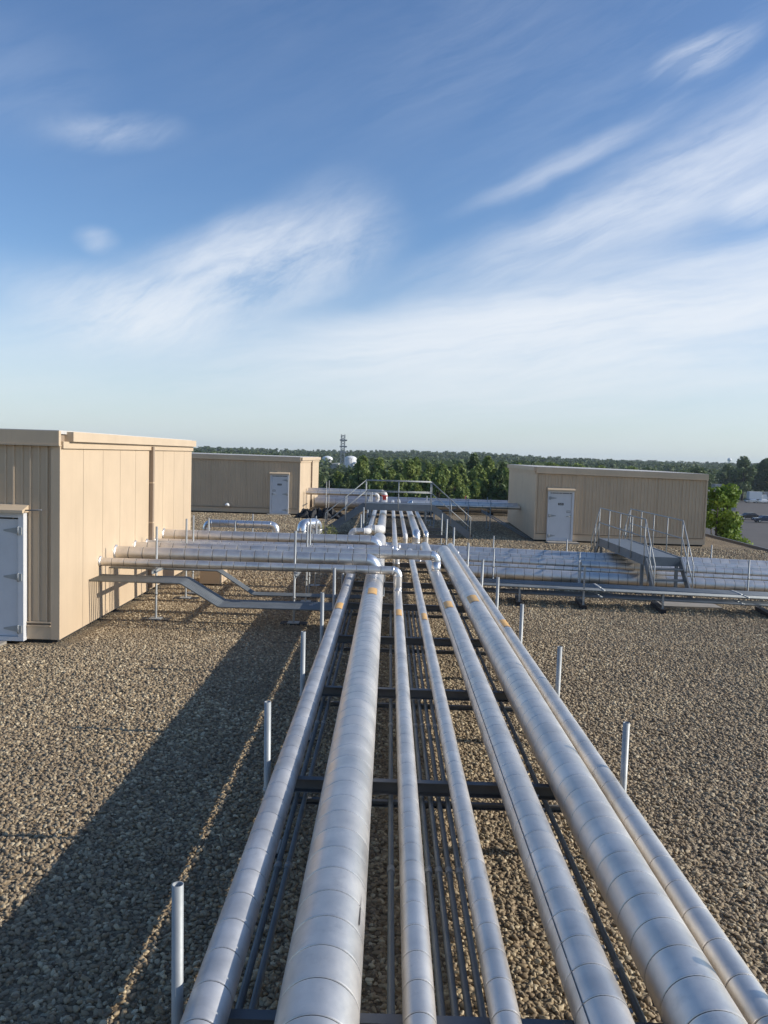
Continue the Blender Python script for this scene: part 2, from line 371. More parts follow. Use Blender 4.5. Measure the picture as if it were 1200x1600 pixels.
# ------------------------------------------------------------------ pipes
_sec = {}
def section_mesh(r, L, gap, n, mat):
    key = (round(r,4), round(L,4), gap, n, mat.name)
    if key not in _sec:
        m = MB(); vs = []; prof = [(r-.005, gap*.5), (r-.0008, gap*.5+.002), (r, gap*.5+.005), (r, gap*.5+.010), (r, L-gap*.5-.010), (r, L-gap*.5-.005), (r-.0008, L-gap*.5-.002), (r-.005, L-gap*.5)]
        for (q, h) in prof:
            for j in range(n+1):
                f = j/n; a = 2*math.pi*f - math.pi*.75; rad = q + .0035*f
                vs.append((rad*math.cos(a), rad*math.sin(a), h))
        N1 = n+1
        fs = [(i*N1+j, i*N1+j+1, (i+1)*N1+j+1, (i+1)*N1+j) for i in range(len(prof)-1) for j in range(n)]
        m.add(vs, fs, True)
        me = m.mesh('jacket_section', mat); me.set_sharp_from_angle(angle=R(40)); _sec[key] = me
    return _sec[key]
def rounded(path, bend):
    """straights [(p,q)] and elbows [list of points] of a polyline whose corners are rounded"""
    P = [Vector(q) for q in path]; st = []; el = []; cur = P[0]
    for i in range(1, len(P)):
        if i == len(P)-1: st.append((cur, P[i])); break
        d0 = (P[i]-P[i-1]).normalized(); d1 = (P[i+1]-P[i]).normalized(); ang = d0.angle(d1); t = bend*math.tan(ang/2)
        a = P[i]-d0*t; b = P[i]+d1*t; st.append((cur, a)); pts = []
        c = a + (d1 - d0*d1.dot(d0)).normalized()*bend; ax = d0.cross(d1).normalized(); v = a-c
        K = max(3, int(round(ang/R(90)*8)))
        for k in range(K+1): pts.append(c + Quaternion(ax, ang*k/K) @ v)
        el.append(pts); cur = b
    return st, el
def pipe(name, label, paths, r, sec=.25, gap=.008, n=36, mat='alu', elbow_mat='alu_bright', group=None, bend=None, base=None, cat='pipe', core=True, seed=0, buckles=False):
    rn = random.Random(seed*31+int(r*1000)+len(label))
    p0 = Vector(paths[0][0]) if base is None else Vector(base); root = empty(name, p0); tag(root, label, cat, group)
    bend = bend or r*1.25
    for path in paths:
        st, el = rounded(path, bend)
        cm = MB()
        for (a, b) in st:
            d = b-a; Lt = d.length
            if Lt < .02: continue
            cm.tube([a-p0, b-p0], r-.007, max(10, n//2), cap=True)
            k = max(1, round(Lt/sec)); L = Lt/k; dn = d.normalized()
            if abs(dn.z) < .9:
                ez = dn; ex = Vector((0, 0, 1)); ey = ez.cross(ex).normalized(); ex = ey.cross(ez)
            else: ez = dn; ex = Vector((1, 0, 0)); ey = ez.cross(ex).normalized(); ex = ey.cross(ez)
            Q = Matrix((ex, ey, ez)).transposed().to_quaternion(); me = section_mesh(r, L, gap, n, M[mat])
            for i in range(k):
                q = Q @ Quaternion((0,0,1), rn.uniform(-.06, .06)) @ Quaternion((1,0,0), rn.uniform(-.002, .002)) @ Quaternion((0,1,0), rn.uniform(-.002, .002))
                so = link('jacket_section', me, root, a + dn*L*i - p0, q)
                if buckles and i % 1 == 0 and a.y + i*L < 14:
                    bk = MB(); ang = math.pi*.62
                    bk.box((r*math.cos(1.05)+.000, r*math.sin(1.05)-.012, L-.022), (r*math.cos(1.05)+.008, r*math.sin(1.05)+.012, L+.004))
                    bk.build('buckle', M['galv_dark'], so)
        if core: cm.build('joint_filler', M['core'], root)
        for pts in el:
            m = MB(); pp = [q-p0 for q in pts]
            m.tube(pp, r+.003, n, cap=False); me = m.mesh('elbow', M[elbow_mat])
            link('elbow', me, root)
            d0 = (pp[1]-pp[0]).normalized(); d1 = (pp[-1]-pp[-2]).normalized(); m = MB()
            for c, d in ((pp[0], d0), (pp[-1], d1)): m.tube([c-d*.012, c+d*.012], r+.006, n, cap=True)
            m.build('elbow_band', M[elbow_mat], root)
    return root
def collar(root, p, d, r, mat='alu'):
    p = Vector(p)-root.location; d = Vector(d); m = MB(); m.tube([p-d*.02, p+d*.025], [r+.05, r+.012], 24); m.build('wall_collar', M[mat], root)
def sticker(root, y, x, z, r, ang0=-.6, ang1=.6, ln=.5):
    m = MB(); K = 8; vs = []
    for i in range(2):
        for k in range(K+1):
            a = ang0+(ang1-ang0)*k/K; q = r+.0075; vs.append((x+q*math.sin(a)-root.location.x, y+i*ln-root.location.y, z+q*math.cos(a)-root.location.z))
    m.add(vs, [(k, k+1, K+2+k, K+1+k) for k in range(K)], True); m.build('orange_label', M['orange'], root)

BT = .62                                        # top of the main beams
PX = dict(P1=(-.763, .10), P2=(-.246, .184), P3=(.213, .077), P4=(.614, .071), P5=(1.05, .128), P6=(1.49, .165), P7=(1.82, .088))
def zc(k): return BT + PX[k][1] + .004
WX = -5.415                                       # where the side pipes enter the near-left building
def xr(k): return PX[k][0]
YAW_R = math.tan(R(7))
def rightrun(x0, y0, z): return [(x0, y0, z), (13.6, y0-(13.6-x0)*YAW_R, z-.06)]
Y0 = .3
# near pipes
x, r = PX['P1']; z = zc('P1')
p = pipe('insulated_pipe', 'thin weathered pipe on the rack side nearest the tan building wall', [[(x,Y0,z),(x,18.45,z),(x,18.45,1.13),(WX,18.45,1.13)]], r, .26, mat='alu_old', seed=1, n=32)
sticker(p, 13.1, x, z, r); collar(p, (WX,18.45,1.13), (1,0,0), r)
x, r = PX['P2']; z = zc('P2')
p = pipe('insulated_pipe', 'thickest silver pipe on the rack, branching twice to the tan building', [[(x,Y0,z),(x,24.6,z),(x,24.6,.50)]+rightrun(x+.62,24.52,.50), ], r, .245, gap=.009, seed=2, n=48)
for yy, rr, zz in ((16.35,.135,1.19),(19.85,.135,1.21)):
    # tee branch: off the top of the pipe and away to the wall
    st, el = rounded([(x,yy,z+.05),(x,yy,zz),(WX,yy,zz)], rr*1.2)
    m = MB(); m.tube([q-p.location for q in el[0]], rr+.003, 32, cap=False); m.build('elbow', M['alu_bright'], p)
    a, b = st[0]
    m = MB(); m.tube([Vector((x,yy,z))-p.location, a-p.location], rr+.001, 32); m.build('tee_collar', M['alu_bright'], p)
    a, b = st[1]; k = round((b-a).length/.28); L = (b-a).length/k; me = section_mesh(rr, L, .012, 32, M['alu'])
    Q = Vector((-1,0,0)).to_track_quat('Z','Y')
    for i in range(k): link('jacket_section', me, p, a+Vector((-1,0,0))*L*i-p.location, Q @ Quaternion((0,0,1), random.uniform(-.1,.1)))
    m = MB(); m.tube([a-p.location, b-p.location], rr-.007, 16); m.build('joint_filler', M['core'], p); collar(p, (WX,yy,zz), (1,0,0), rr)
sticker(p, 13.6, x, z, r, -.35, .5, .6)
m = MB(); m.add([(x+r*math.sin(1.0)+.0035-p.location.x, 4.05-p.location.y, z+r*math.cos(1.0)+.006-p.location.z), (x+r*math.sin(1.06)+.0035-p.location.x, 4.05-p.location.y, z+r*math.cos(1.06)+.006-p.location.z), (x+r*math.sin(1.04)+.0035-p.location.x, 4.36-p.location.y, z+r*math.cos(1.04)+.006-p.location.z)], [(0,1,2)]); m.build('torn_seam', M['dark'], p)
x, r = PX['P3']; z = zc('P3')
p = pipe('insulated_pipe', 'slim silver pipe beside the thickest one, rising into the lowest side pipe', [[(x,Y0,z),(x,15.45,z),(x,15.45,1.13),(WX,15.45,1.13)]], r, .235, seed=3, n=32)
sticker(p, 12.9, x, z, r); collar(p, (WX,15.45,1.13), (1,0,0), r)
p = pipe('insulated_pipe', 'slim pipe crossing in from the tan building and heading under the far footbridge', [[(WX,19.15,1.12),(x,19.15,1.12),(x,19.15,z),(x,46.6,z),(x,46.6,.46),(8.5,46.6,.46)]], r, .3, .012, n=24, seed=4)
collar(p, (WX,19.15,1.12), (1,0,0), r)
x, r = PX['P4']; z = zc('P4')
p = pipe('insulated_pipe', 'slimmest silver pipe in the middle of the rack, without any branch', [[(x,Y0,z),(x,22.6,z),(x,22.6,.40)]+rightrun(x+.3,22.56,.40)], r, .24, seed=5, n=32)
sticker(p, 12.7, x, z, r)
x, r = PX['P5']; z = zc('P5')
p = pipe('insulated_pipe', 'medium pipe with a lengthwise seam and buckled bands between slimmest and thick pipes', [[(x,Y0,z),(x,23.35,z),(x,23.35,.43)]+rightrun(x+.35,23.31,.43)], r, .235, seed=6, n=40, buckles=True)
st, el = rounded([(x,17.6,z+.05),(x,17.6,1.18),(WX,17.6,1.18)], .12)
m = MB(); m.tube([q-p.location for q in el[0]], .103, 32, cap=False); m.build('elbow', M['alu_bright'], p)
m = MB(); m.tube([Vector((x,17.6,z))-p.location, st[0][1]-p.location], .101, 32); m.build('tee_collar', M['alu_bright'], p)
a, b = st[1]; k = round((b-a).length/.28); L = (b-a).length/k; me = section_mesh(.10, L, .012, 28, M['alu'])
for i in range(k): link('jacket_section', me, p, a+Vector((-1,0,0))*L*i-p.location, Vector((-1,0,0)).to_track_quat('Z','Y'))
m = MB(); m.tube([a-p.location, b-p.location], .093, 16); m.build('joint_filler', M['core'], p); collar(p, (WX,17.6,1.18), (1,0,0), .10)
sticker(p, 13.2, x, z, r, -.75, .35, .55)
m = MB(); sa = -.88
for yy in np.arange(3.0, 14.0, .47): m.bar((x+(r+.004)*math.sin(sa)-p.location.x, yy-p.location.y, z+(r+.004)*math.cos(sa)-p.location.z), (x+(r+.004)*math.sin(sa)-p.location.x, yy+.46-p.location.y, z+(r+.004)*math.cos(sa)-p.location.z), .003, .005)
m.build('lengthwise_seam', M['galv_dark'], p)
x, r = PX['P6']; z = zc('P6')
p = pipe('insulated_pipe', 'thick silver pipe on the open gravel side of the rack, beside the thin outermost pipe', [[(x,Y0,z),(x,21.85,z),(x,21.85,.27)]+rightrun(x+.45,21.8,.27)], r, .24, gap=.009, seed=7, n=44)
sticker(p, 13.4, x, z, r, -.75, .25, .6)
x, r = PX['P7']; z = zc('P7')
p = pipe('insulated_pipe', 'thin outermost pipe along the open gravel side of the rack', [[(x,Y0,z),(x,23.95,z),(x,23.95,.49)]+rightrun(x+.25,23.92,.49)], r, .30, seed=8, n=32)
sticker(p, 12.2, x, z, r)
# far pipes that start in the low run left of the rack
def far(label, x, r, path, mat='alu', seed=1, em='white_jacket'): return pipe('insulated_pipe', label, [path], r, .6, .012, 24, mat, em, seed=seed)
zf = .74
far('pipe with a white elbow that hops over the rack edge beyond the side run', -.6, .10, [(-8.5,25.35,.30),(-1.12,25.35,.30),(-1.12,25.35,.93),(-.62,25.35,.93),(-.62,25.75,.93),(-.62,26.3,zf),(-.62,45.0,zf),(-.62,45.0,1.12),(-4.55,45.0,1.12)], seed=11)
far('thick pipe with a fat white elbow beyond the side run', -.24, .15, [(-8.5,25.95,.32),(-.72,25.95,.32),(-.72,25.95,.93),(-.24,25.95,.93),(-.24,26.5,.93),(-.24,27.2,zf+.05),(-.24,46.0,zf+.05),(-.24,46.0,1.2),(-4.52,46.0,1.2)], seed=12)
far('slim pipe rising beside the rack middle towards the footbridge', .56, .075, [(-8.5,26.5,.28),(.56,26.5,.28),(.56,26.5,zf-.02),(.56,47.3,zf-.02),(.56,47.3,.48),(8.5,47.3,.48)], seed=13)
far('medium pipe rising from a shiny elbow and passing under the footbridge', .93, .13, [(-8.5,27.0,.30),(.93,27.0,.30),(.93,27.0,zf+.02),(.93,38.2,zf+.02),(.93,38.2,1.12),(5.97,38.2,1.12)], seed=14, em='alu_bright')
far('thin pipe on the gravel side passing under the footbridge', 1.27, .085, [(-8.5,27.5,.28),(1.27,27.5,.28),(1.27,27.5,zf-.02),(1.27,37.6,zf-.02),(1.27,37.6,1.08),(5.98,37.6,1.08)], seed=15, em='alu_bright')
for i, (yy, rr, zz) in enumerate(((47.95,.30,.41),(48.8,.30,.41),(49.75,.34,.45))):
    far(['fat lagged pipe lying low across the roof beyond the footbridge', 'middle one of three lagged pipes lying low across the roof beyond the footbridge', 'lagged pipe lying low nearest the far roof edge'][i], 0, rr, [(-4.3,yy,zz),(9.5,yy-.2,zz)], 'pipeshade', 20+i)
# shiny loop and stub behind the side pipes
pipe('pipe_loop', 'shiny silver pipe loop with two elbows standing on the low pipes', [[(-5.75,26.0,.46),(-5.75,26.0,.98),(-3.55,26.0,.98),(-3.55,26.0,.46)]], .115, .28, .012, 28, 'alu_bright', 'alu_bright', bend=.17, seed=31)
pipe('vent_elbow', 'fat shiny elbow rising from the low pipes beside the loop', [[(-2.72,26.0,.46),(-2.72,26.0,1.02),(-2.3,26.7,1.02),(-2.3,26.7,.28)]], .17, .3, .012, 28, 'alu_bright', 'alu_bright', bend=.2, seed=32)
pipe('vent_elbow', 'low rounded shiny elbow between the fat elbow and the rack', [[(-2.1,25.1,.1),(-2.1,25.1,.62),(-1.5,24.95,.62),(-1.5,24.95,.1)]], .17, .3, .012, 28, 'alu_bright', 'alu_bright', bend=.22, seed=33)

# ------------------------------------------------------------------ rack frames
def post_mesh(h, r=.028, plate=.11):
    m = MB(); m.lathe([(r, .0), (r, h), (r-.005, h), (r-.005, h-.25)], 16, cap=False); m.lathe([(r+.006, BT-.16), (r+.006, BT-.11)], 16, cap=True) if h > .7 else None
    m.box((-plate,-plate,0), (plate,plate,.014)); return m
def channel(a, b, wd, ht, up=(0,0,1)):
    m = MB(); a, b = Vector(a), Vector(b); t = .006
    zt = Vector((0,0,ht/2-t/2)); m.bar(a+zt, b+zt, wd, t); m.bar(a-zt, b-zt, wd, t)
    d = (b-a).normalized(); s = Vector((0,0,1)).cross(d)*(wd/2-t/2); m.bar(a+s, b+s, t, ht-2*t-.001); return m
ORD = ['first','second','third','fourth','fifth','sixth','seventh','eighth','ninth']
def rack_frame(y, label, hl=1.23, hr=1.15, xl=-.93, xr_=2.0, low=True):
    f = empty('pipe_rack_frame', (xl, y, 0)); tag(f, label, 'pipe rack', 'frames under the main pipe rack')
    lean = random.uniform(-.012, .012)
    post_mesh(hl).build('post', M['galv'], f, (0,0,.02), (0, lean-.008, 0)); post_mesh(hr).build('post', M['galv'], f, (xr_-xl,0,.02), (0, lean+.006, 0))
    for q in (0, xr_-xl): m = MB(); m.box((q-.15,-.15,-.01), (q+.15,.15,.021)); m.build('base_pad', M['rubber'], f)
    channel((.03,0,BT-.055), (xr_-xl-.03,0,BT-.055), .07, .11).build('beam', M['galv_dark'], f)
    if low: channel((.03,.06,.40), (xr_-xl-.03,.06,.40), .045, .05).build('lower_beam', M['galv_dark'], f)
    return f
FY = [1.25,3.76,6.65,9.35,12.05,14.75,17.3,20.5,24.98,28.2,30.9,36.4,39.1,41.8,44.2]
FL = [ORD[5-k]+' tube post rack frame before the side pipes to the tan building' for k in range(6)] + ['short tube post rack frame under the crossing side pipes', 'tube post rack frame between the crossing side pipes and side run', 'low tube post rack frame between side run and white elbows', 'second tube post rack frame before the footbridge', 'tube post rack frame just before the footbridge'] + [ORD[k]+' tube post rack frame beyond the footbridge' for k in range(4)]
for y, fl in zip(FY, FL): rack_frame(y, fl, .88 if abs(y-17.3) < .1 else (.8 if y > 24 and y < 26 else 1.23 if y < 30 else 1.3), 1.15, low=y < 21)
# side frames carrying the pipes to the building
def side_frame(x, label):
    f = empty('pipe_stand', (x, 15.72, 0)); tag(f, label, 'pipe stand')
    for dy, h in ((0,1.78),(2.32,1.75),(2.95,1.78),(4.55,1.6)): 
        post_mesh(h, .022).build('post', M['galv'], f, (-.03,dy,.02)); m = MB(); m.box((-.28,dy-.14,-.01), (.24,dy+.14,.021)); m.build('base_pad', M['rubber'], f)
    m = channel((.03,-.45,.985), (.03,4.7,.985), .045, .07); m.build('beam', M['galv'], f)
    return f
side_frame(-4.40, 'tall pipe stand close to the tan building wall under its side pipes')
side_frame(-1.74, 'tall pipe stand under the side pipes close to the main rack')
def low_stand(x, y, L, top, h, yaw, label, group):
    f = empty('low_pipe_stand', (x, y, 0), yaw); tag(f, label, 'pipe stand', group)
    for dy in (0, L): post_mesh(h, .02, .06).build('post', M['galv'], f, (0,dy,.02))
    for dy in (0, L): m = MB(); m.box((-.12,dy-.12,-.01), (.12,dy+.12,.021)); m.build('base_pad', M['rubber'], f)
    channel((0,-.1,top-.03), (0,L+.1,top-.03), .045, .06).build('beam', M['galv_dark'], f); return f
RUN = [(PX['P2'], .62, 24.52, .50), (PX['P4'], .3, 22.56, .40), (PX['P5'], .35, 23.31, .43), (PX['P6'], .45, 21.8, .27), (PX['P7'], .25, 23.92, .49)]
for i, x in enumerate((2.75, 4.9, 9.0, 11.4)):
    y0 = 21.38-(x-1.5)*YAW_R; f = low_stand(x, y0, 3.55, .10, .95, -R(7), ORD[i]+' low stand from the main rack carrying the side run of silver pipes', 'stands under the side run')
    for ((px_, pr_), dx, yy, zz) in RUN:
        t = (yy-(x-px_-dx)*YAW_R-y0)*math.cos(R(7)); zl = zz-.06*(x-px_-dx)/12.5
        m = MB(); m.box((-.09,t-pr_*.8,.101),(.09,t+pr_*.8,zl-pr_*.62)); m.build('saddle', M['galv_dark'], f)
for i, x in enumerate((-2.45, -4.6, -7.0)): low_stand(x, 24.7, 3.2, .19, 1.15, 0, ORD[i]+' low stand from the main rack carrying the low pipes behind the side pipes', 'stands under the low pipes')
low_stand(-3.4, 44.6, 1.9, 1.02, 1.75, 0, 'stand with tall posts between the far tan building and the rack', None)
for i, x in enumerate((4.6, 3.6)): low_stand(x, 37.3, 1.3, .985, 1.45, 0, ORD[i]+' tall stand from the shaded wall of the tan building', 'stands at the shaded wall')
for x in (-2.5, 2.5, 6.0): 
    f = empty('pipe_sleeper', (x, 47.8, 0)); tag(f, 'low timber block under the fat pipes beyond the footbridge', 'pipe support', 'sleepers under the far pipes'); m = MB(); m.box((-.08,0,-.01), (.08,2.4,.105)); m.build('block', M['rubber'], f); m = MB(); m.box((-.1,.9,.106), (.1,1.1,.13)); m.build('wedge', M['galv_dark'], f)

# ------------------------------------------------------------------ conduits
def conduit(path, label, group, r=.017, bend=.12, name='conduit'):
    st, el = rounded(path, bend); p0 = Vector(path[0]); root = empty(name, p0); tag(root, label, 'conduit', group)
    m = MB(); pts = [st[0][0]]
    for i, (a, b) in enumerate(st):
        pts.append(b)
        if i < len(el): pts += el[i][1:]
    pts = [q-p0 for q in pts]; m.tube(pts, r, 10); m.build('tube', M['conduit'], root)
    m = MB(); any_ = False
    for (a, b) in st:
        d = b-a; L = d.length; k = int(L//3.05)
        for i in range(1, k+1):
            c = b - d.normalized()*(3.05*i - 1.1 if k > 1 else L*.5) - p0; m.tube([c-d.normalized()*.035, c+d.normalized()*.035], r+.006, 10); any_ = True
    if any_: m.build('coupling', M['galv'], root)
    return root
LX = [-.76,-.69,-.62,.09,.35,.42,.49,.56]
for i, xx in enumerate(LX):
    yy = 14.88+.095*i; z = .448
    conduit([(-5.41,yy,.86),(-3.75,yy,.86),(-3.05,yy,z),(xx,yy,z),(xx,.5,z)], ORD[i]+' conduit from the front of the bundle stepping down from the tan wall', 'conduits from the tan building', .021)
for i in range(4):
    yy = 15.95+.085*i; conduit([(-5.41,yy,.95),(-3.3,yy,.95),(-2.6,yy,.5),(-.2+.05*i,yy,.5),(-.2+.05*i,19.5,.5)], ORD[i]+' conduit of the rear bundle stepping down from the tan wall', 'second row of conduits from the tan building')
for i, xx in enumerate((1.24,1.31,1.38)):
    yy = 18.6+.09*i; conduit([(xx,.5,.4445),(xx,yy,.4445),(12.8,yy-(12.8-xx)*YAW_R,.4445)], ORD[i]+' of three conduits under the thick gravel side pipe, bending off along the side run', 'conduits turning into the side run', .021)
for i in range(9):
    yy = 18.86+.062*i; conduit([(2.1,yy,.4445),(12.8,yy-(12.8-2.1)*YAW_R,.4445)], ORD[i]+' conduit from the open gravel lying flat in front of the side run', 'upper conduits along the side run', .024)
for i in range(6):
    yy = 18.7+.1*i; conduit([(2.1,yy,.26),(12.8,yy-(12.8-2.1)*YAW_R,.26)], ORD[i]+' conduit from the open gravel slung under the flat side run conduits', 'lower conduits along the side run')
for i, x in enumerate((3.0, 4.4, 6.1, 8.4, 10.4, 12.2)):
    f = empty('conduit_stand', (x, 18.55-(x-2.1)*YAW_R, 0), -R(7)); tag(f, ORD[i]+' small strut stand from the main rack under the flat conduits', 'conduit stand', 'conduit stands along the side run')
    m = MB(); m.box((-.07,-.1,-.01), (.07,1.0,.10)); m.build('rubber_block', M['rubber'], f)
    for dy in (.0, .88): m = MB(); m.box((-.02,dy-.02,.10), (.02,dy+.02,.43 if x != 4.4 else .95)); m.build('upright', M['galv'], f)
    for zz in (.405, .222): channel((0,-.06,zz), (0,.94,zz), .041, .041).build('strut', M['galv'], f)
conduit([(1.9,39.0,.75),(3.0,39.0,.75),(3.4,39.0,.98),(5.99,39.0,.98)], 'dark kinked conduit running to the shaded tan wall', None, .03)
conduit([(4.1,36.6,1.0),(5.9,34.2,.04)], 'thin conduit slanting down to the gravel at the shaded wall', 'slanting conduits at the shaded wall', .02)
conduit([(4.1,36.4,.92),(5.75,34.1,.04)], 'thin conduit slanting down to the gravel at the shaded wall', 'slanting conduits at the shaded wall', .02)

# ------------------------------------------------------------------ buildings
def ribbed_panel(W, H, seed):
    """profiled sheet in the xz plane facing -y, ribs towards the viewer"""
    m = MB(); xs = []; pitch = W/7; rn = random.Random(seed)
    for i in range(7):
        x = i*pitch; d = .036 if i % 2 == 0 else .024
        xs += [(x+.002, 0), (x+pitch*.30, 0), (x+pitch*.36, -d), (x+pitch*.56, -d), (x+pitch*.62, 0), (x+pitch-.002, 0)]
    vs = [(x, y, 0) for x, y in xs] + [(x, y, H) for x, y in xs]; k = len(xs)
    m.add(vs, [(i, i+1, k+i+1, k+i) for i in range(k-1)]); return m
def building(name, label, origin, yaw, W, D, H, drop=0.0, door=None, side='R', spout=None, hinge='R', side_panel=1.0, fascia_gap=False):
    root = empty(name, origin, yaw); tag(root, label, 'building'); CU = .06
    m = MB(); m.box((.06,.06,-.05), (W-.06,D-.06,CU)); m.build('curb', M['dark'], root)
    m = MB(); m.add([(.04,.04,CU),(W-.04,.04,CU),(W-.04,D-.04,CU),(.04,D-.04,CU),(.04,.04,H-.05),(W-.04,.04,H-.05-drop),(W-.04,D-.04,H-.05-drop),(.04,D-.04,H-.05)], [(0,3,2,1),(4,5,6,7),(0,1,5,4),(1,2,6,5),(2,3,7,6),(3,0,4,7)]); m.build('wall', M['brown'], root)
    # ribbed front
    CT = .148 if fascia_gap else .06; n = max(1, round((W-2*CT)/.92)); pw = (W-2*CT-.004)/n; z0 = .36
    meshes = [ribbed_panel(pw, 1.0, s).mesh('ribbed_panel', M['tan']) for s in range(2)]
    for i in range(n):
        xx = CT+.002+i*pw; o = link('ribbed_panel', meshes[i % 2], root, (xx, .034, z0)); o.scale = (1, 1, H-.252-z0-drop*(xx+pw)/W)
    for xx in (0, W-CT): m = MB(); m.box((xx,-.012,CU+.002), (xx+CT,.036,H-.249-drop*(xx/W))); m.build('corner_trim', M['tan'], root)
    m = MB(); m.box((CT+.002,-.008,CU+.004), (W-CT-.002,.037,.28)); m.box((CT+.002,-.03,.28), (W-CT-.002,.036,.30)); m.box((CT+.002,-.02,.335),(W-CT-.002,.036,.358)); m.build('base_flashing', M['tan'], root)
    # fascia and roof
    def slab(y0, y1, z0, z1, x0, x1, nm, mt):
        dl = drop*x0/W; dr = drop*x1/W; q = MB()
        q.add([(x0,y0,z0-dl),(x1,y0,z0-dr),(x1,y1,z0-dr),(x0,y1,z0-dl),(x0,y0,z1-dl),(x1,y0,z1-dr),(x1,y1,z1-dr),(x0,y1,z1-dl)], [(0,3,2,1),(4,5,6,7),(0,1,5,4),(1,2,6,5),(2,3,7,6),(3,0,4,7)]); q.build(nm, mt, root)
    slab(-.06, .033, H-.225, H-.002, 0, W, 'fascia', M['tan']); slab(-.075, .03, H-.247, H-.227, -.01, W+.01, 'drip_edge', M['trim'])
    slab(-.05, D, H-.047, H+.012, .0, W-.001, 'roof', M['roofmem'])
    # flat side panels
    sx = W if side == 'R' else 0; s = 1 if side == 'R' else -1
    gaps = []; y = .03; i = 0
    while y < D-.06:
        y1 = min(D-.01, y+side_panel)
        if spout is not None and y < spout+.12 and y1 > spout: y1 = spout if y < spout else y1
        if spout is not None and abs(y-spout) < .001: y = spout+.15; continue
        m = MB(); x0, x1 = sorted((sx-s*.038, sx)); m.box((x0,y+.006,CU+.004), (x1,y1-.006,H-.285-(drop if side == 'R' else 0)))
        m.build('wall_panel', M['tan'], root); y = y1
    dr = drop if side == 'R' else 0
    a, b = sorted((sx-s*.04, sx+s*.11)); ya = .28 if fascia_gap else .0
    m = MB(); m.box((a,ya,H-.165-dr), (b,D+.04,H-.004-dr)); m.build('gutter', M['trim'], root)
    m = MB(); a2, b2 = sorted((sx-s*.04, sx+s*.04)); m.box((a2,.034,H-.283-dr), (b2,D,H-.168-dr)); m.build('gutter_flashing', M['tan'], root)
    if spout is not None:
        m = MB(); a, b = sorted((sx-s*.03, sx+s*.085)); m.box((a,spout+.02,.12), (b,spout+.13,H-.2035-dr)); m.build('downspout', M['brown'], root)
        for zz in (.6, 1.6, 2.5): m = MB(); a3, b3 = sorted((sx+s*.0, sx+s*.09)); m.box((a3,spout+.012,zz), (b3,spout+.138,zz+.03)); m.build('strap', M['trim'], root)
    if door:
        dx, dw, dh = door; hs = 1 if hinge == 'R' else -1
        d = empty('door', (dx, 0, .05)); d.parent = root; y0, y1 = -.13, .03
        fr = MB(); t = .085
        fr.box((0,y0,0),(t,y1,dh)); fr.box((dw-t,y0,0),(dw,y1,dh)); fr.box((t,y0,dh-t),(dw-t,y1,dh)); fr.box((t,y0,0),(dw-t,y1,.07)); fr.build('door_frame', M['door'], d)
        lf = MB(); lf.box((t+.008,-.085,.075),(dw-t-.008,.0,dh-t-.03)); lf.build('door_leaf', M['door'], d)
        gp = MB(); gp.box((t+.002,.001,.072),(dw-t-.002,.02,dh-t-.002)); gp.build('door_gap', M['dark'], d)
        hd = MB(); hd.add([(-.03,-.24,dh),(dw+.03,-.24,dh),(dw+.03,.03,dh+.002),(-.03,.03,dh+.002),(-.03,-.24,dh+.045),(dw+.03,-.24,dh+.045),(dw+.03,.03,dh+.13),(-.03,.03,dh+.13)], [(0,3,2,1),(4,5,6,7),(0,1,5,4),(1,2,6,5),(2,3,7,6),(3,0,4,7)]); hd.build('door_hood', M['trim'], d)
        hx = dw-t if hinge == 'R' else t; fx = t+.04 if hinge == 'R' else dw-t-.04
        for zz in (.2, dh*.5, dh-.3):
            h = MB(); h.tube([(hx,-.14,zz-.07),(hx,-.14,zz+.07)], .016, 8)
            h.add([(hx,-.1,zz-.06),(hx,-.1,zz+.06),(hx-hs*.26,-.092,zz+.012),(hx-hs*.26,-.092,zz-.012),(hx,-.084,zz-.06),(hx,-.084,zz+.06),(hx-hs*.26,-.084,zz+.012),(hx-hs*.26,-.084,zz-.012)], [(0,1,2,3),(7,6,5,4),(0,4,5,1),(1,5,6,2),(2,6,7,3),(3,7,4,0)])
            h.box((min(hx, hx+hs*.06),-.15,zz-.06), (max(hx, hx+hs*.06),-.131,zz+.06)); h.build('hinge', M['galv'], d)
        hn = MB(); hn.box((min(fx-.03,fx+.03),-.105,dh*.5-.035), (max(fx-.03,fx+.03),-.086,dh*.5+.035)); hn.tube([(fx,-.14,dh*.5),(fx+hs*.17,-.14,dh*.5-.01)], .013, 8); hn.tube([(fx,-.105,dh*.5),(fx,-.15,dh*.5)], .016, 8); hn.build('handle', M['galv'], d)
        cx = dw/2 - hs*.0; pl = MB(); pl.box((cx-.11,-.094,dh-.58),(cx+.11,-.086,dh-.49)); po = pl.build('plaque', M['plaque'], d)
        pr = MB()
        for k, hgt in enumerate((.05,.035,.05,.045)): 
            xx = cx-.075+k*.04; pr.box((xx,-.0965,dh-.56),(xx+.012,-.0945,dh-.56+hgt)); pr.box((xx+.012,-.0965,dh-.56+hgt-.012),(xx+.026,-.0945,dh-.56+hgt))
        pr.build('lettering', M['print'], po)
        pl = MB(); px_ = fx + hs*.08; pl.box((px_-.075,-.092,dh*.5+.13),(px_+.075,-.086,dh*.5+.22)); po = pl.build('notice', M['galv_dark'], d)
        pr = MB(); [pr.box((px_-.06+.045*k,-.0945,dh*.5+.15),(px_-.03+.045*k,-.0925,dh*.5+.20)) for k in range(3)]; pr.build('lettering', M['print'], po)
    return root
def front_left(corner, yaw, W): return (corner[0]-W*math.cos(yaw), corner[1]-W*math.sin(yaw), 0)
yw = 0.0
o = front_left((-5.42,13.55), yw, 9.0)
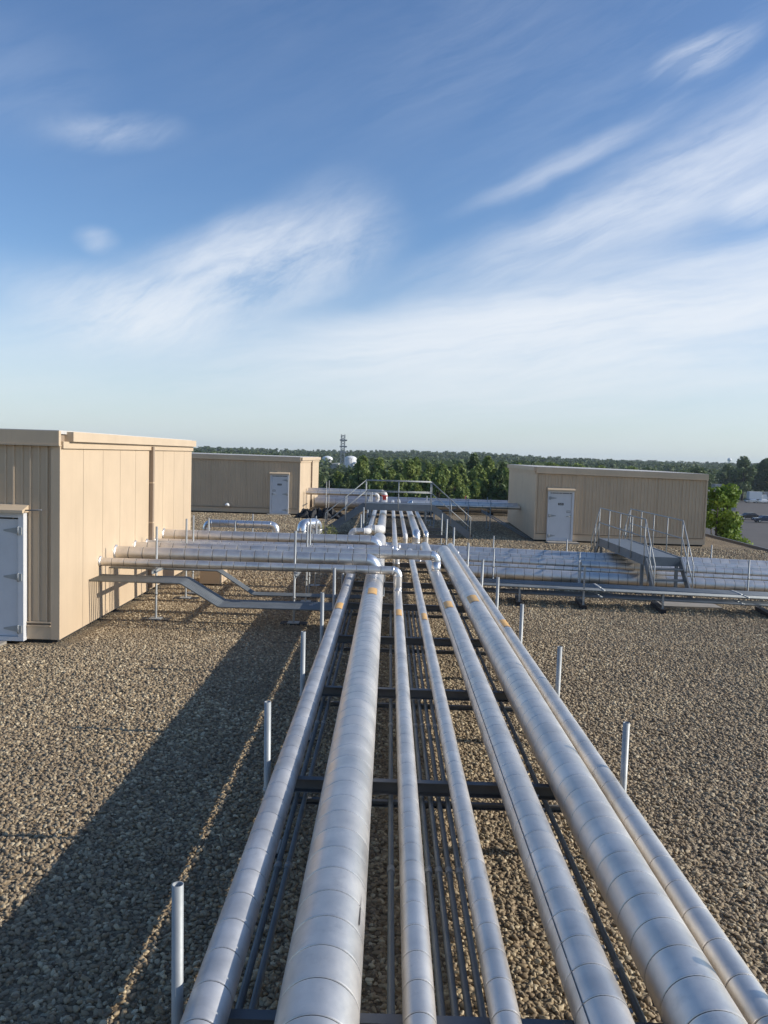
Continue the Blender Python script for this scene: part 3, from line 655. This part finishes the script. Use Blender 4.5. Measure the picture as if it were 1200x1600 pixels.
b1 = building('roof_building', 'near tan metal roof building with a long sunlit panelled wall where side pipes enter', o, yw, 9.0, 9.0, 3.53, 0, (7.39,1.06,2.13), 'R', 5.02, 'R', fascia_gap=True)
m = MB(); m.tube([(8.35,-.1,2.21),(8.78,-.2,2.24)], .012, 8); m.build('door_stay', M['galv_dark'], b1)
yw = -R(1.5)
o = front_left((-4.70,43.3), yw, 14.0)
b2 = building('roof_building', 'far tan roof building with white door, shaded ribbed front and narrow sunlit end', o, yw, 14.0, 8.6, 3.10, 0.06, (12.45,.98,2.07), 'R', 4.6, 'R', 2.2)
m = MB(); m.tube([(10.2,.0,.42),(10.2,-.14,.42),(10.2,-.17,.36)], .12, 14); m.build('wall_vent', M['white'], b2)
yw = -R(1.6)
b3 = building('roof_building', 'tan ribbed roof building with white door behind the side run and stair bridge', (5.9,33.35,0), yw, 6.85, 9.4, 3.0, .09, (.50,1.04,2.02), 'L', None, 'L', 2.0)
m = MB(); m.box((0,0,-.01),(1.5,.95,.045)); tag(m.build('door_pad', M['concrete'], None, (-7.75,12.5,0)), 'concrete landing slab at the near tan building door', 'slab')
m = MB(); m.box((0,0,-.01),(1.25,.6,.045)); tag(m.build('door_pad', M['concrete'], None, (6.35,32.55,0)), 'thin slab on the gravel below the door behind the side run', 'slab')
m = MB(); m.box((0,0,-.01),(1.35,.7,.045)); tag(m.build('stair_pad', M['concrete'], None, (6.35,18.75,0)), 'flat slab under the foot of the stair bridge over the side run', 'slab')
m = MB(); m.box((0,0,-.01),(1.2,.45,.045)); tag(m.build('door_pad', M['concrete'], None, (-6.35,42.7,0)), 'thin slab on the gravel below the far building door', 'slab')
eq = empty('equipment_box', (-4.55,19.9,0)); tag(eq, 'small tan metal box standing under the side pipes by the near building corner', 'equipment box')
m = MB(); m.box((0,0,.04),(.5,.9,.92)); m.build('casing', M['tan'], eq); m = MB(); m.box((-.03,-.03,.92),(.53,.93,.955)); m.build('lid', M['trim'], eq); m = MB(); m.box((.02,.03,-.02),(.48,.87,.04)); m.build('plinth', M['dark'], eq)

# ------------------------------------------------------------------ stair bridges
def crossover(name, label, loc, rz, L, W, H, run, nposts, depth=.2, RH=.92):
    """deck along local x from 0 to L, width W along y, stairs down at both ends"""
    f = empty(name, loc, rz); tag(f, label, 'stair bridge')
    m = MB(); m.box((0,.03,H-.045),(L,W-.03,H)); m.build('deck', M['stair'], f)
    for y in (0, W): m = MB(); m.box((-.0,y-.02,H-depth),(L,y+.02,H+.015)); m.build('deck_beam', M['stair'], f)
    for x in (.02, L-.02): m = MB(); m.box((x-.02,.022,H-depth),(x+.02,W-.022,H-.046)); m.build('end_beam', M['stair'], f)
    n = max(3, round(H/.22))
    for sgn, x0 in ((-1,0),(1,L)):
        for y in (0, W):
            m = MB(); a = Vector((x0, y, H-depth*.45)); b = Vector((x0+sgn*run, y, .10)); m.bar(a, b, .038, depth*.95); m.box((x0+sgn*run-.07,y-.03,0),(x0+sgn*run+.07,y+.03,.03)); m.box((x0+sgn*run-.02,y-.019,.03),(x0+sgn*run+.06*sgn if sgn > 0 else x0+sgn*run+.02,y+.019,.2)); m.build('stringer', M['stair'], f)
        for k in range(1, n):
            t = k/n; x = x0+sgn*run*t; z = H*(1-t); m = MB(); m.box((x-.11,.02,z-.035),(x+.11,W-.02,z)); m.build('tread', M['stair'], f)
    for x in (.25, L-.25):
        for y in (.0, W): m = MB(); m.box((x-.035,y-.035,0),(x+.035,y+.035,H-depth-.001)); m.box((x-.1,y-.1,-.01),(x+.1,y+.1,.012)); m.build('leg', M['stair'], f)
    for y in (-.03, W+.03):
        for k in range(nposts):
            x = .04+(L-.08)*k/(nposts-1); m = MB(); m.tube([(x,y,H-depth*.8),(x,y,H+RH-.01)], .015, 8); m.build('rail_post', M['galv'], f)
        for zz, nm in ((RH,'top_rail'),(RH*.52,'mid_rail')): m = MB(); m.tube([(.04,y,H+zz),(L-.04,y,H+zz)], .016, 8); m.build(nm, M['galv'], f)
        for sgn, x0 in ((-1,.04),(1,L-.04)):
            m = MB(); m.tube([(x0,y,H+RH),(x0+sgn*run,y,RH-.03),(x0+sgn*run,y,.05)], .016, 8); m.build('stair_rail', M['galv'], f)
            m = MB(); m.tube([(x0,y,H+RH*.52),(x0+sgn*run,y,RH*.52)], .016, 8); m.build('stair_mid_rail', M['galv'], f)
            m = MB(); x = x0+sgn*run*.5; m.tube([(x,y,H*.5-.05),(x,y,H*.5+RH-.02)], .016, 8); m.build('rail_post', M['galv'], f)
    return f
crossover('footbridge', 'grey steel footbridge with handrails and stairs crossing over the main pipe rack', (-.98,33.1,0), 0, 2.72, .85, 1.34, 1.6, 3, .26)
crossover('stair_bridge', 'grey steel stair bridge with handrails crossing the side run of silver pipes', (7.25,20.35,0), math.pi/2, 4.55, .86, .98, .85, 5, .22)

# ------------------------------------------------------------------ small things on the roof
def lump(name, label, loc, parts, mat, seed):
    rn = np.random.default_rng(seed); root = empty(name, loc); tag(root, label, 'tarpaulin')
    for (dx, dy, rx, ry, rz_) in parts:
        n, k = 20, 9; vs = []; ph = rn.uniform(0, 6, 6)
        for i in range(k):
            th = (i/(k-1))*math.pi/2
            for j in range(n):
                a = 2*math.pi*j/n; q = 1+.22*math.sin(3*a+ph[0]+2*th)+.16*math.sin(7*a+ph[1])+.12*math.sin(5*th+4*a+ph[2])+rn.uniform(-.14,.14)
                vs.append((dx+rx*q*math.cos(th)*math.cos(a), dy+ry*q*math.cos(th)*math.sin(a), rz_*math.sin(th)**1.3*(1+.3*math.sin(4*a+ph[3]))*rn.uniform(.75,1.1)))
        m = MB(); m.add(vs, [(i*n+j, i*n+(j+1) % n, (i+1)*n+(j+1) % n, (i+1)*n+j) for i in range(k-1) for j in range(n)], False); m.build('fold', mat, root)
    return root
lump('black_tarpaulin', 'heap of crumpled black plastic sheeting beside the far building corner', (-3.5,41.6,.0), [(-.7,0,.5,.4,.36),(-.15,.1,.55,.45,.44),(.45,0,.5,.4,.46),(.95,-.05,.4,.35,.30),(1.35,-.1,.3,.25,.14)], M['rubber'], 4)
vp = empty('valve_wheel', (-.24,43.6,.80)); tag(vp, 'red valve wheel on the thick pipe beyond the footbridge', 'valve')
m = MB(); m.tube([(0,0,.13),(0,0,.34)], .03, 10); m.build('stem', M['galv'], vp)
m = MB(); m.tube([(.15*math.cos(a),.15*math.sin(a),.34) for a in np.linspace(0,2*math.pi,17)], .028, 8, cap=False); m.tube([(-.14,0,.34),(.14,0,.34)], .02, 6); m.tube([(0,-.14,.34),(0,.14,.34)], .02, 6); m.build('wheel', M['red'], vp)
m = MB(); m.box((-.09,-.09,.10),(.09,.09,.30)); m.build('bonnet', M['red'], vp)
for (x, y, l) in ((5.05,54.5,'orange traffic cone standing near the far roof edge'),):
    c = empty('traffic_cone', (x,y,0)); tag(c, l, 'cone'); m = MB(); m.box((-.2,-.2,0),(.2,.2,.04)); m.build('base', M['rubber'], c); m = MB(); m.lathe([(.15,.04),(.035,.75),(.03,.76)], 16); m.build('cone_body', M['cone'], c); m = MB(); m.lathe([(.105,.36),(.08,.50)], 16); m.build('reflective_band', M['white'], c)
def weed(loc, n, h, label, seed):
    rn = random.Random(seed); root = empty('weed', loc); tag(root, label, 'plant', 'weeds by the footbridge stairs'); sm = MB(); lm = MB()
    for i in range(n):
        a = rn.uniform(0, 6.28); q = rn.uniform(.05,.28); t = Vector((q*math.cos(a), q*math.sin(a), h*rn.uniform(.55,1))); b = Vector((q*.25*math.cos(a), q*.25*math.sin(a), 0)); sm.tube([b, b.lerp(t,.5)+Vector((0,0,.03)), t], .006, 5)
        for k in range(13):
            c = b.lerp(t, rn.uniform(.25,1.02)); u = Vector((rn.uniform(-1,1),rn.uniform(-1,1),rn.uniform(-.2,1))).normalized()*rn.uniform(.05,.12); s = u.cross(Vector((rn.uniform(-1,1),rn.uniform(-1,1),.3))).normalized()*.022
            lm.add([c, c+u*.5+s, c+u, c+u*.5-s], [(0,1,2,3)])
    sm.build('stem', M['weed'], root); lm.build('foliage', M['weed'], root)
weed((-1.95,25.9+.0,.0), 12, 1.15, 'tall pale flowering weed growing up through the low pipes', 3)
weed((-2.0,29.5,.0), 10, .75, 'short pale weed growing beyond the low pipes', 5)

# ------------------------------------------------------------------ trees
def leaf_cloud(lumps, n, size, seed, upbias=.3):
    """many small leaf clump faces spread through the lumps; returns verts, faces"""
    rn = np.random.default_rng(seed); L = np.array([l[:3] for l in lumps]); S = np.array([l[3:6] for l in lumps])
    wgt = S[:,0]*S[:,1]+S[:,0]*S[:,2]; idx = rn.choice(len(lumps), n, p=wgt/wgt.sum())
    d = rn.normal(size=(n,3)); d /= np.linalg.norm(d, axis=1)[:,None]; q = rn.uniform(.45,1.06,n)**.6
    c = L[idx] + d*S[idx]*q[:,None]
    nrm = d*.8 + rn.normal(size=(n,3))*.6; nrm[:,2] += upbias; nrm /= np.linalg.norm(nrm, axis=1)[:,None]
    u = np.cross(nrm, rn.normal(size=(n,3))); u /= np.linalg.norm(u, axis=1)[:,None]; v = np.cross(nrm, u)
    s = size*rn.uniform(.55,1.35,n)[:,None]; a = rn.uniform(.6,1.0,n)[:,None]
    V = np.stack([c+u*s, c+v*s*a*.75, c-u*s, c-v*s*a*.75], 1).reshape(-1,3); F = np.arange(4*n).reshape(-1,4)
    return V, F
def npmesh(name, V, F, mat):
    me = bpy.data.meshes.new(name); k = F.shape[1]
    me.vertices.add(len(V)); me.vertices.foreach_set('co', V.astype(np.float32).ravel())
    me.loops.add(F.size); me.loops.foreach_set('vertex_index', F.astype(np.int32).ravel())
    me.polygons.add(len(F)); me.polygons.foreach_set('loop_start', np.arange(0, F.size, k, dtype=np.int32))
    me.materials.append(mat); me.update(calc_edges=True); me.validate(); return me
def tree_meshes(h, lumps, n, size, seed, leafmat, trunk_r, branches=6):
    rn = random.Random(seed); V, F = leaf_cloud(lumps, n, size, seed); cr = npmesh('crown', V, F, leafmat)
    t = MB(); top = h*.86; t.tube([(0,0,-.15),(rn.uniform(-.1,.1),0,h*.3),(rn.uniform(-.2,.2),rn.uniform(-.2,.2),h*.6),(0,0,top)], [trunk_r*1.2, trunk_r, trunk_r*.6, trunk_r*.15], 8)
    for k in range(branches):
        l = lumps[rn.randrange(len(lumps))]; z0 = min(l[2]-.3, h*.75)*rn.uniform(.6,.9); t.tube([(0,0,z0),(l[0]*.5,l[1]*.5,(z0+l[2])*.5),(l[0],l[1],l[2])], [trunk_r*.4,trunk_r*.25,trunk_r*.08], 6)
    return t.mesh('trunk', M['bark']), cr
def poplar_lumps(h, w_, seed):
    rn = random.Random(seed); out = []
    for i in range(36):
        t = rn.uniform(.12,1); rad = w_*(math.sin(math.pi*min(1, t*.86+.14))**.7)*.62*rn.uniform(.4,1); a = rn.uniform(0,6.28); s = w_*rn.uniform(.16,.30)*(1.1-.5*t)
        out.append((rad*math.cos(a), rad*math.sin(a), h*t*.93, s, s, s*rn.uniform(1.3,2.1)))
    return out
def round_lumps(h, w_, seed, n=26, z0=.3):
    rn = random.Random(seed); out = []
    for i in range(n):
        a = rn.uniform(0,6.28); t = rn.uniform(0,1); zz = h*(z0+(.93-z0)*t); rad = w_*math.sqrt(max(.05, 1-(2*t-.9)**2))*rn.uniform(.2,.85); s = w_*rn.uniform(.24,.42)
        out.append((rad*math.cos(a), rad*math.sin(a), zz, s, s, s*.8))
    return out
POP = [tree_meshes(14, poplar_lumps(14, 3.5, s), 10500, .28, s, M['leaf_poplar' if s < 3 else 'leaf_dark'], .22) for s in range(5)]
RND = [tree_meshes(11, round_lumps(11, 4.2, 10+s), 4200, .34, 40+s, M['leaf_poplar' if s < 2 else 'leaf_dark'], .28) for s in range(3)]
def plant_tree(name, label, group, ms, x, y, s, rz, z=GZ, sz=None):
    root = empty(name, (x,y,z), rz); root.scale = (s,s,s*(sz or random.uniform(.94,1.06))); tag(root, label, 'tree', group)
    link('trunk', ms[0], root); link('crown', ms[1], root); return root
rt = random.Random(21)
def col_x(px, Y): return (px-610)/1290*Y
cnt = 0
for row, (Y, step, hh) in enumerate(((110,2.6,.90),(117,2.4,.95),(126,2.4,1.0),(137,2.5,1.04))):
    px = 512+row*6
    while px < 830:
        Yj = Y+rt.uniform(-4,4); s = hh*rt.uniform(.88,1.0)
        if px < 560: s *= .84
        k = rt.choice((0,1,2,0,1,2,0,1,2,3,4)) if px > 560 else rt.choice((3,4,3,0))
        plant_tree('poplar_tree', 'tall dark green poplar in the belt of trees behind the far roof edge' if k > 2 else 'tall olive green poplar in the belt of trees behind the far roof edge', 'poplars behind the roof edge', POP[k], col_x(px, Yj), Yj, s, rt.uniform(0,6.28)); cnt += 1
        px += step*1290/Y*rt.uniform(.75,1.2)
for (px, Y, s, k) in ((488,100,.78,2),(505,104,.72,1),(600,97,.66,0),(625,98,.62,1),(655,97,.66,0),(690,98,.60,1),(742,96,.68,0),(770,97,.72,1),(560,98,.62,1)):
    plant_tree('leafy_tree', 'low round leafy tree in front of the tall poplars', 'low trees before the poplars', RND[k], col_x(px,Y), Y, s, rt.uniform(0,6.28))
for (px, Y, s, k) in ((860,215,1.18,0),(905,205,1.15,1),(940,220,1.2,0),(985,230,1.12,1),(1015,240,1.1,2),(1090,300,1.25,2),(1160,330,1.5,2),(1195,345,1.5,2),(1225,340,1.5,2),(1180,352,1.3,0),(1135,345,1.3,2),(1250,350,1.5,1)):
    plant_tree('round_tree', 'round crowned tree in the loose row behind the roof building and parking lot', 'round trees behind the parking lot', RND[k], col_x(px,Y), Y, s, rt.uniform(0,6.28))
bl = []
rb = random.Random(5)
for i in range(46):
    t = rb.uniform(0,1); a = rb.uniform(0,6.28); zz = 5.5+7.6*t; wd = 2.1*math.sqrt(max(.08,1-(2*t-1)**2)); rad = wd*rb.uniform(.3,.95); s = rb.uniform(.38,.75); bl.append((rad*math.cos(a), rad*math.sin(a), zz, s, s, s*.8))
BIG = tree_meshes(13.2, bl, 15000, .105, 77, M['leaf'], .24, 16)
plant_tree('broadleaf_tree', 'bright green leafy tree rising beside the roof building above the roof edge', None, BIG, 16.9, 42.5, .98, .4, sz=.985)
# far wooded hills
H = []; nx, ny = 90, 30
def hill(x, y):
    t = max(0, min(1, (y-420)/1100)); t = t*t*(3-2*t)
    base = 8 + 2.5*math.sin(x*.0061+1.2) + 1.6*math.sin(x*.0143)
    return GZ + t*(base)
m = MB(); vs = [(-1700+3600*i/(nx-1), 400+1300*j/(ny-1), hill(-1700+3600*i/(nx-1), 400+1300*j/(ny-1))-.05 if j else GZ-.5) for j in range(ny) for i in range(nx)]
m.add(vs, [(j*nx+i, j*nx+i+1, (j+1)*nx+i+1, (j+1)*nx+i) for j in range(ny-1) for i in range(nx-1)], True); tag(m.build('hills', M['grass']), kind='structure')
def forest(name, label, spots, n_leaf, size, mat, seed):
    rn = np.random.default_rng(seed); base = []
    for k in range(4):
        lumps = round_lumps(1.0, .46, 60+k+seed, 9, .35); V, F = leaf_cloud(lumps, n_leaf, size, 90+k+seed, .5); base.append(V)
    allV = []
    for (x, y, z, h) in spots:
        V = base[rn.integers(4)]; a = rn.uniform(0, 6.28); c, s = math.cos(a), math.sin(a); w_ = h*rn.uniform(.85,1.2)
        allV.append(np.stack([(V[:,0]*c-V[:,1]*s)*w_+x, (V[:,0]*s+V[:,1]*c)*w_+y, V[:,2]*h+z], 1))
    V = np.concatenate(allV); F = np.arange(len(V)).reshape(-1,4); o = link(name, npmesh(name, V, F, mat)); tag(o, label, 'wood', kind='stuff'); return o
rf_ = random.Random(9); sp = []
for i in range(1500):
    y = rf_.uniform(165, 430); x = rf_.uniform(-.42, .22)*y
    sp.append((x, y, GZ, rf_.uniform(8.5,13.0) if not -.10 < x/y < -.03 else rf_.uniform(6,8.5)))
for i in range(500):
    y = rf_.uniform(260, 430); x = rf_.uniform(.16, .75)*y
    if y < 345 and x > .36*y: continue
    sp.append((x, y, GZ, rf_.uniform(8,12)))
forest('wood', 'mixed green wood spreading behind the belt of poplars', sp, 90, .085, M['leaf_far'], 1)
sp = []
for i in range(3600):
    y = 440 + 1150*rf_.random()**.8; x = rf_.uniform(-.6, .62)*y
    if y < 640 and -.08*y < x < -.035*y: continue
    sp.append((x, y, hill(x,y)-1, rf_.uniform(9,14)))
forest('hillside_wood', 'dark far wood covering the low hills on the horizon', sp, 70, .10, M['leaf_far'], 2)

# ------------------------------------------------------------------ far buildings, tanks, tower, cars
Y = 520.0
def tank(x, y, r, h, label):
    t = empty('storage_tank', (x,y,GZ)); tag(t, label, 'tank', 'white tanks'); m = MB(); m.lathe([(r,0),(r,h)], 28); m.build('shell', M['white'], t)
    m = MB(); m.lathe([(r*1.01,h+.01)]+[(r*math.cos(a), h+.01+r*.5*math.sin(a)) for a in np.linspace(.05,1.5,8)], 28); m.build('dome', M['white'], t)
    m = MB(); m.tube([(r*.2,-r-.3,0),(r*.2,-r-.3,h)], .25, 6); m.build('ladder', M['galv'], t)
tank(col_x(512,Y), Y, 3.3, 10.6, 'white domed tank between the far building roof and the lattice tower'); tank(col_x(547,Y), Y+10, 3.9, 10.8, 'white domed tank rising out of the trees right beside the lattice tower')
tw = empty('lattice_tower', (col_x(535,Y),Y+4,GZ)); tag(tw, 'slender red and white lattice tower rising between two white tanks', 'tower')
hh = 26.0
for s in range(4):
    a, b = s*hh/4, (s+1)*hh/4; m = MB(); w_ = 1.15
    for (sx, sy) in ((-1,-1),(1,-1),(1,1),(-1,1)): m.bar((sx*w_,sy*w_,a),(sx*w_,sy*w_,b), .38, .38, (0,1,0))
    for k in range(4):
        z0 = a+(b-a)*k/4; z1 = a+(b-a)*(k+1)/4
        for sy in (-1,1): m.bar((-w_,sy*w_,z0),(w_,sy*w_,z1), .25, .25); m.bar((w_,sy*w_,z0),(-w_,sy*w_,z1), .25, .25)
    m.build('tower_section', M['greybld'] if s % 2 else M['galv'], tw)
for zz in (14.5, 18.0, 22.0): m = MB(); m.box((-1.9,-1.9,zz),(2.6,1.9,zz+.9)); m.build('platform', M['greybld'], tw)
def far_building(name, label, loc, W, D, H, rows, cols, mat='greybld', tower=None):
    b = empty(name, loc); tag(b, label, 'building'); m = MB(); m.box((0,0,0),(W,D,H)); m.build('wall', M[mat], b); m = MB(); m.box((-.3,-.3,H),(W+.3,D+.3,H+.5)); m.build('roof', M['roofmem'], b)
    for r_ in range(rows):
        for c in range(cols): m = MB(); x = W*(c+.25)/cols; z = H*(r_+.35)/rows; m.box((x,-.08,z),(x+W*.5/cols,-.02,z+H*.35/rows)); m.build('window', M['glass'], b)
    if tower: m = MB(); m.box((W*.3,2,H+.52),(W*.6,D*.6,H+tower)); m.build('penthouse', M[mat], b)
    return b
far_building('factory', 'pale grey factory block below the white tanks', (col_x(500,500)-2, 500, GZ), 13, 14, 7.4, 1, 4, tower=1.8)
far_building('office_block', 'low grey block with a roof unit behind the bright green tree', (col_x(1108,255), 255, GZ), 8.5, 8, 5.4, 1, 3, tower=2.6)
wt = empty('water_tower', (col_x(1137,1500),1500,13)); tag(wt, 'white ball water tower on the horizon above the woods', 'water tower'); m = MB(); m.tube([(0,0,-22),(0,0,-2)], [2.4,1.6], 12); m.build('stem', M['white'], wt); m = MB(); m.lathe([(.3,-3.6)]+[(3.6*math.cos(a),3.6*math.sin(a)) for a in np.linspace(-1.4,1.4,11)]+[(.3,3.6)], 20); m.build('ball', M['white'], wt)
# annex: a lower seamed roof beyond the right roof edge
an = empty('annex', (15.6,52,GZ)); tag(an, 'lower grey annex roof with raised seams beyond the roof edge', 'building')
m = MB(); m.box((0,0,0),(45,26,5.0)); m.build('wall', M['greybld'], an); m = MB(); m.box((-.2,-.2,5.0),(45.2,26.2,5.12)); m.build('roof', M['annex'], an)
for k in range(9): m = MB(); m.box((0,1.5+k*2.9,5.121),(45,1.75+k*2.9,5.42)); m.build('roof_seam', M['annex'], an)
lad = empty('roof_ladder', (24.2,53.5,GZ+5.43)); tag(lad, 'slanted steel ladder lying on the annex roof seams', 'ladder')
for q in (0,.6): m = MB(); m.tube([(q,0,.03),(q+1.3,7,.6)], .04, 6); m.build('rail', M['galv_dark'], lad)
for k in range(9): t = (k+.5)/9; m = MB(); m.tube([(1.3*t,7*t,.03+.57*t),(.6+1.3*t,7*t,.03+.57*t)], .03, 6); m.build('rung', M['galv_dark'], lad)
def car(label, loc, rz, mat, s=1.0, van=False):
    c = empty('parked_car', loc, rz); tag(c, label, 'car'); c.scale = (s,s,s); L = 4.5
    prof = [(0,.35),(0,.75),(.15,.9),(1.15,.98),(1.75,1.42),(3.2,1.45),(3.95,1.0),(4.45,.92),(4.5,.4)]
    if van: prof = [(0,.35),(0,.95),(.2,1.1),(.8,1.2),(1.3,1.85),(4.4,1.9),(4.5,1.0),(4.5,.4)]
    m = MB(); k = len(prof); vs = [(x,-.86 if z < 1.05 else -.72,z) for x,z in prof]+[(x,.86 if z < 1.05 else .72,z) for x,z in prof]
    m.add(vs, [(i,i+1,k+i+1,k+i) for i in range(k-1)]+[(k-1,0,k,2*k-1)], False); m.add(vs, [tuple(range(k)), tuple(reversed(range(k,2*k)))]); m.build('body', mat, c)
    for sy in (-1,1): m = MB(); m.add([(1.45,sy*.815,1.04),(3.7,sy*.815,1.04),(3.15,sy*.745,1.36),(1.85,sy*.745,1.36)], [(0,1,2,3)]); m.build('side_window', M['glass'], c)
    for x in (.85,3.6):
        for sy in (-1,1): m = MB(); m.lathe([(.32,sy*.70),(.33,sy*.72),(.33,sy*.88),(.30,sy*.9)], 16, 'y', (x,0,.33)); wh = m.build('wheel', M['tyre'], c); m = MB(); m.lathe([(.19,sy*.895),(.18,sy*.905)], 12, 'y', (x,0,.33)); m.build('rim', M['carsilver'], wh)
    for sy in (-.6,.6): m = MB(); m.box((-.02,sy-.14,.62),(.03,sy+.14,.76)); m.build('headlight', M['print'], c)
LZ = GZ+.055
car('dark blue car parked on the lot beyond the annex', (col_x(1180,205),205,LZ), 0, M['carblue'], 1.25)
car('black car parked beside the bright green tree', (col_x(1153,215),214,LZ), .1, M['carblack'], 1.25)
for i, (px, l, mt) in enumerate(((1165,'silver car parked before the white truck','carsilver'),(1183,'white car parked before the white truck cab','white'),(1189,'small dark car beside the white cars','carblack'))): car(l, (col_x(px,312),312+i*.3,LZ), .05, M[mt], 1.1)
def truck(label, loc, rz, box, L):
    t = empty('box_truck', loc, rz); tag(t, label, 'truck'); m = MB(); m.box((0,-1.25,1.1),(L,1.25,4.0)); m.build('cargo_box', box, t)
    m = MB(); m.add([(L+.1,-1.1,.6),(L+2.2,-1.1,.6),(L+2.2,-1.1,1.7),(L+1.7,-1.1,2.9),(L+.1,-1.1,2.9),(L+.1,1.1,.6),(L+2.2,1.1,.6),(L+2.2,1.1,1.7),(L+1.7,1.1,2.9),(L+.1,1.1,2.9)], [(0,1,2,3,4),(9,8,7,6,5),(0,5,6,1),(1,6,7,2),(2,7,8,3),(3,8,9,4),(4,9,5,0)]); cb = m.build('cab', M['white'], t)
    m = MB(); m.add([(L+2.17,-.95,1.8),(L+2.17,.95,1.8),(L+1.76,.95,2.8),(L+1.76,-.95,2.8)], [(0,1,2,3)]); m.build('windscreen', M['glass'], cb)
    m = MB(); m.box((.2,-.5,.75),(L+1,.5,1.09)); m.build('chassis', M['carblack'], t)
    for x in (1.2, L-1.5, L+1.3):
        for sy in (-1,1): m = MB(); m.lathe([(.5,sy*.85),(.5,sy*1.15)], 14, 'y', (x,0,.5)); m.build('wheel', M['tyre'], t)
truck('white box truck parked at the far edge of the lot', (col_x(1169,322),322,LZ), 0, M['white'], 5)
truck('grey box truck with white cab at the far edge of the lot', (col_x(1193,323),323,LZ), 0, M['greybld'], 9)

# ------------------------------------------------------------------ haze: even thin air round the whole place
hz = MB(); hz.box((-3100,-400,GZ-1.5),(3100,4100,34)); ho = hz.build('haze', None); ho['kind'] = 'stuff'
hm = bpy.data.materials.new('haze'); hm.use_nodes = True; hn_ = hm.node_tree; hn_.nodes.clear()
pv = hn_.nodes.new('ShaderNodeVolumePrincipled'); pv.inputs['Color'].default_value = (.74, .86, .97, 1); pv.inputs['Density'].default_value = .00013; pv.inputs['Anisotropy'].default_value = .1
mo = hn_.nodes.new('ShaderNodeOutputMaterial'); hn_.links.new(pv.outputs[0], mo.inputs['Volume']); ho.data.materials.clear(); ho.data.materials.append(hm)
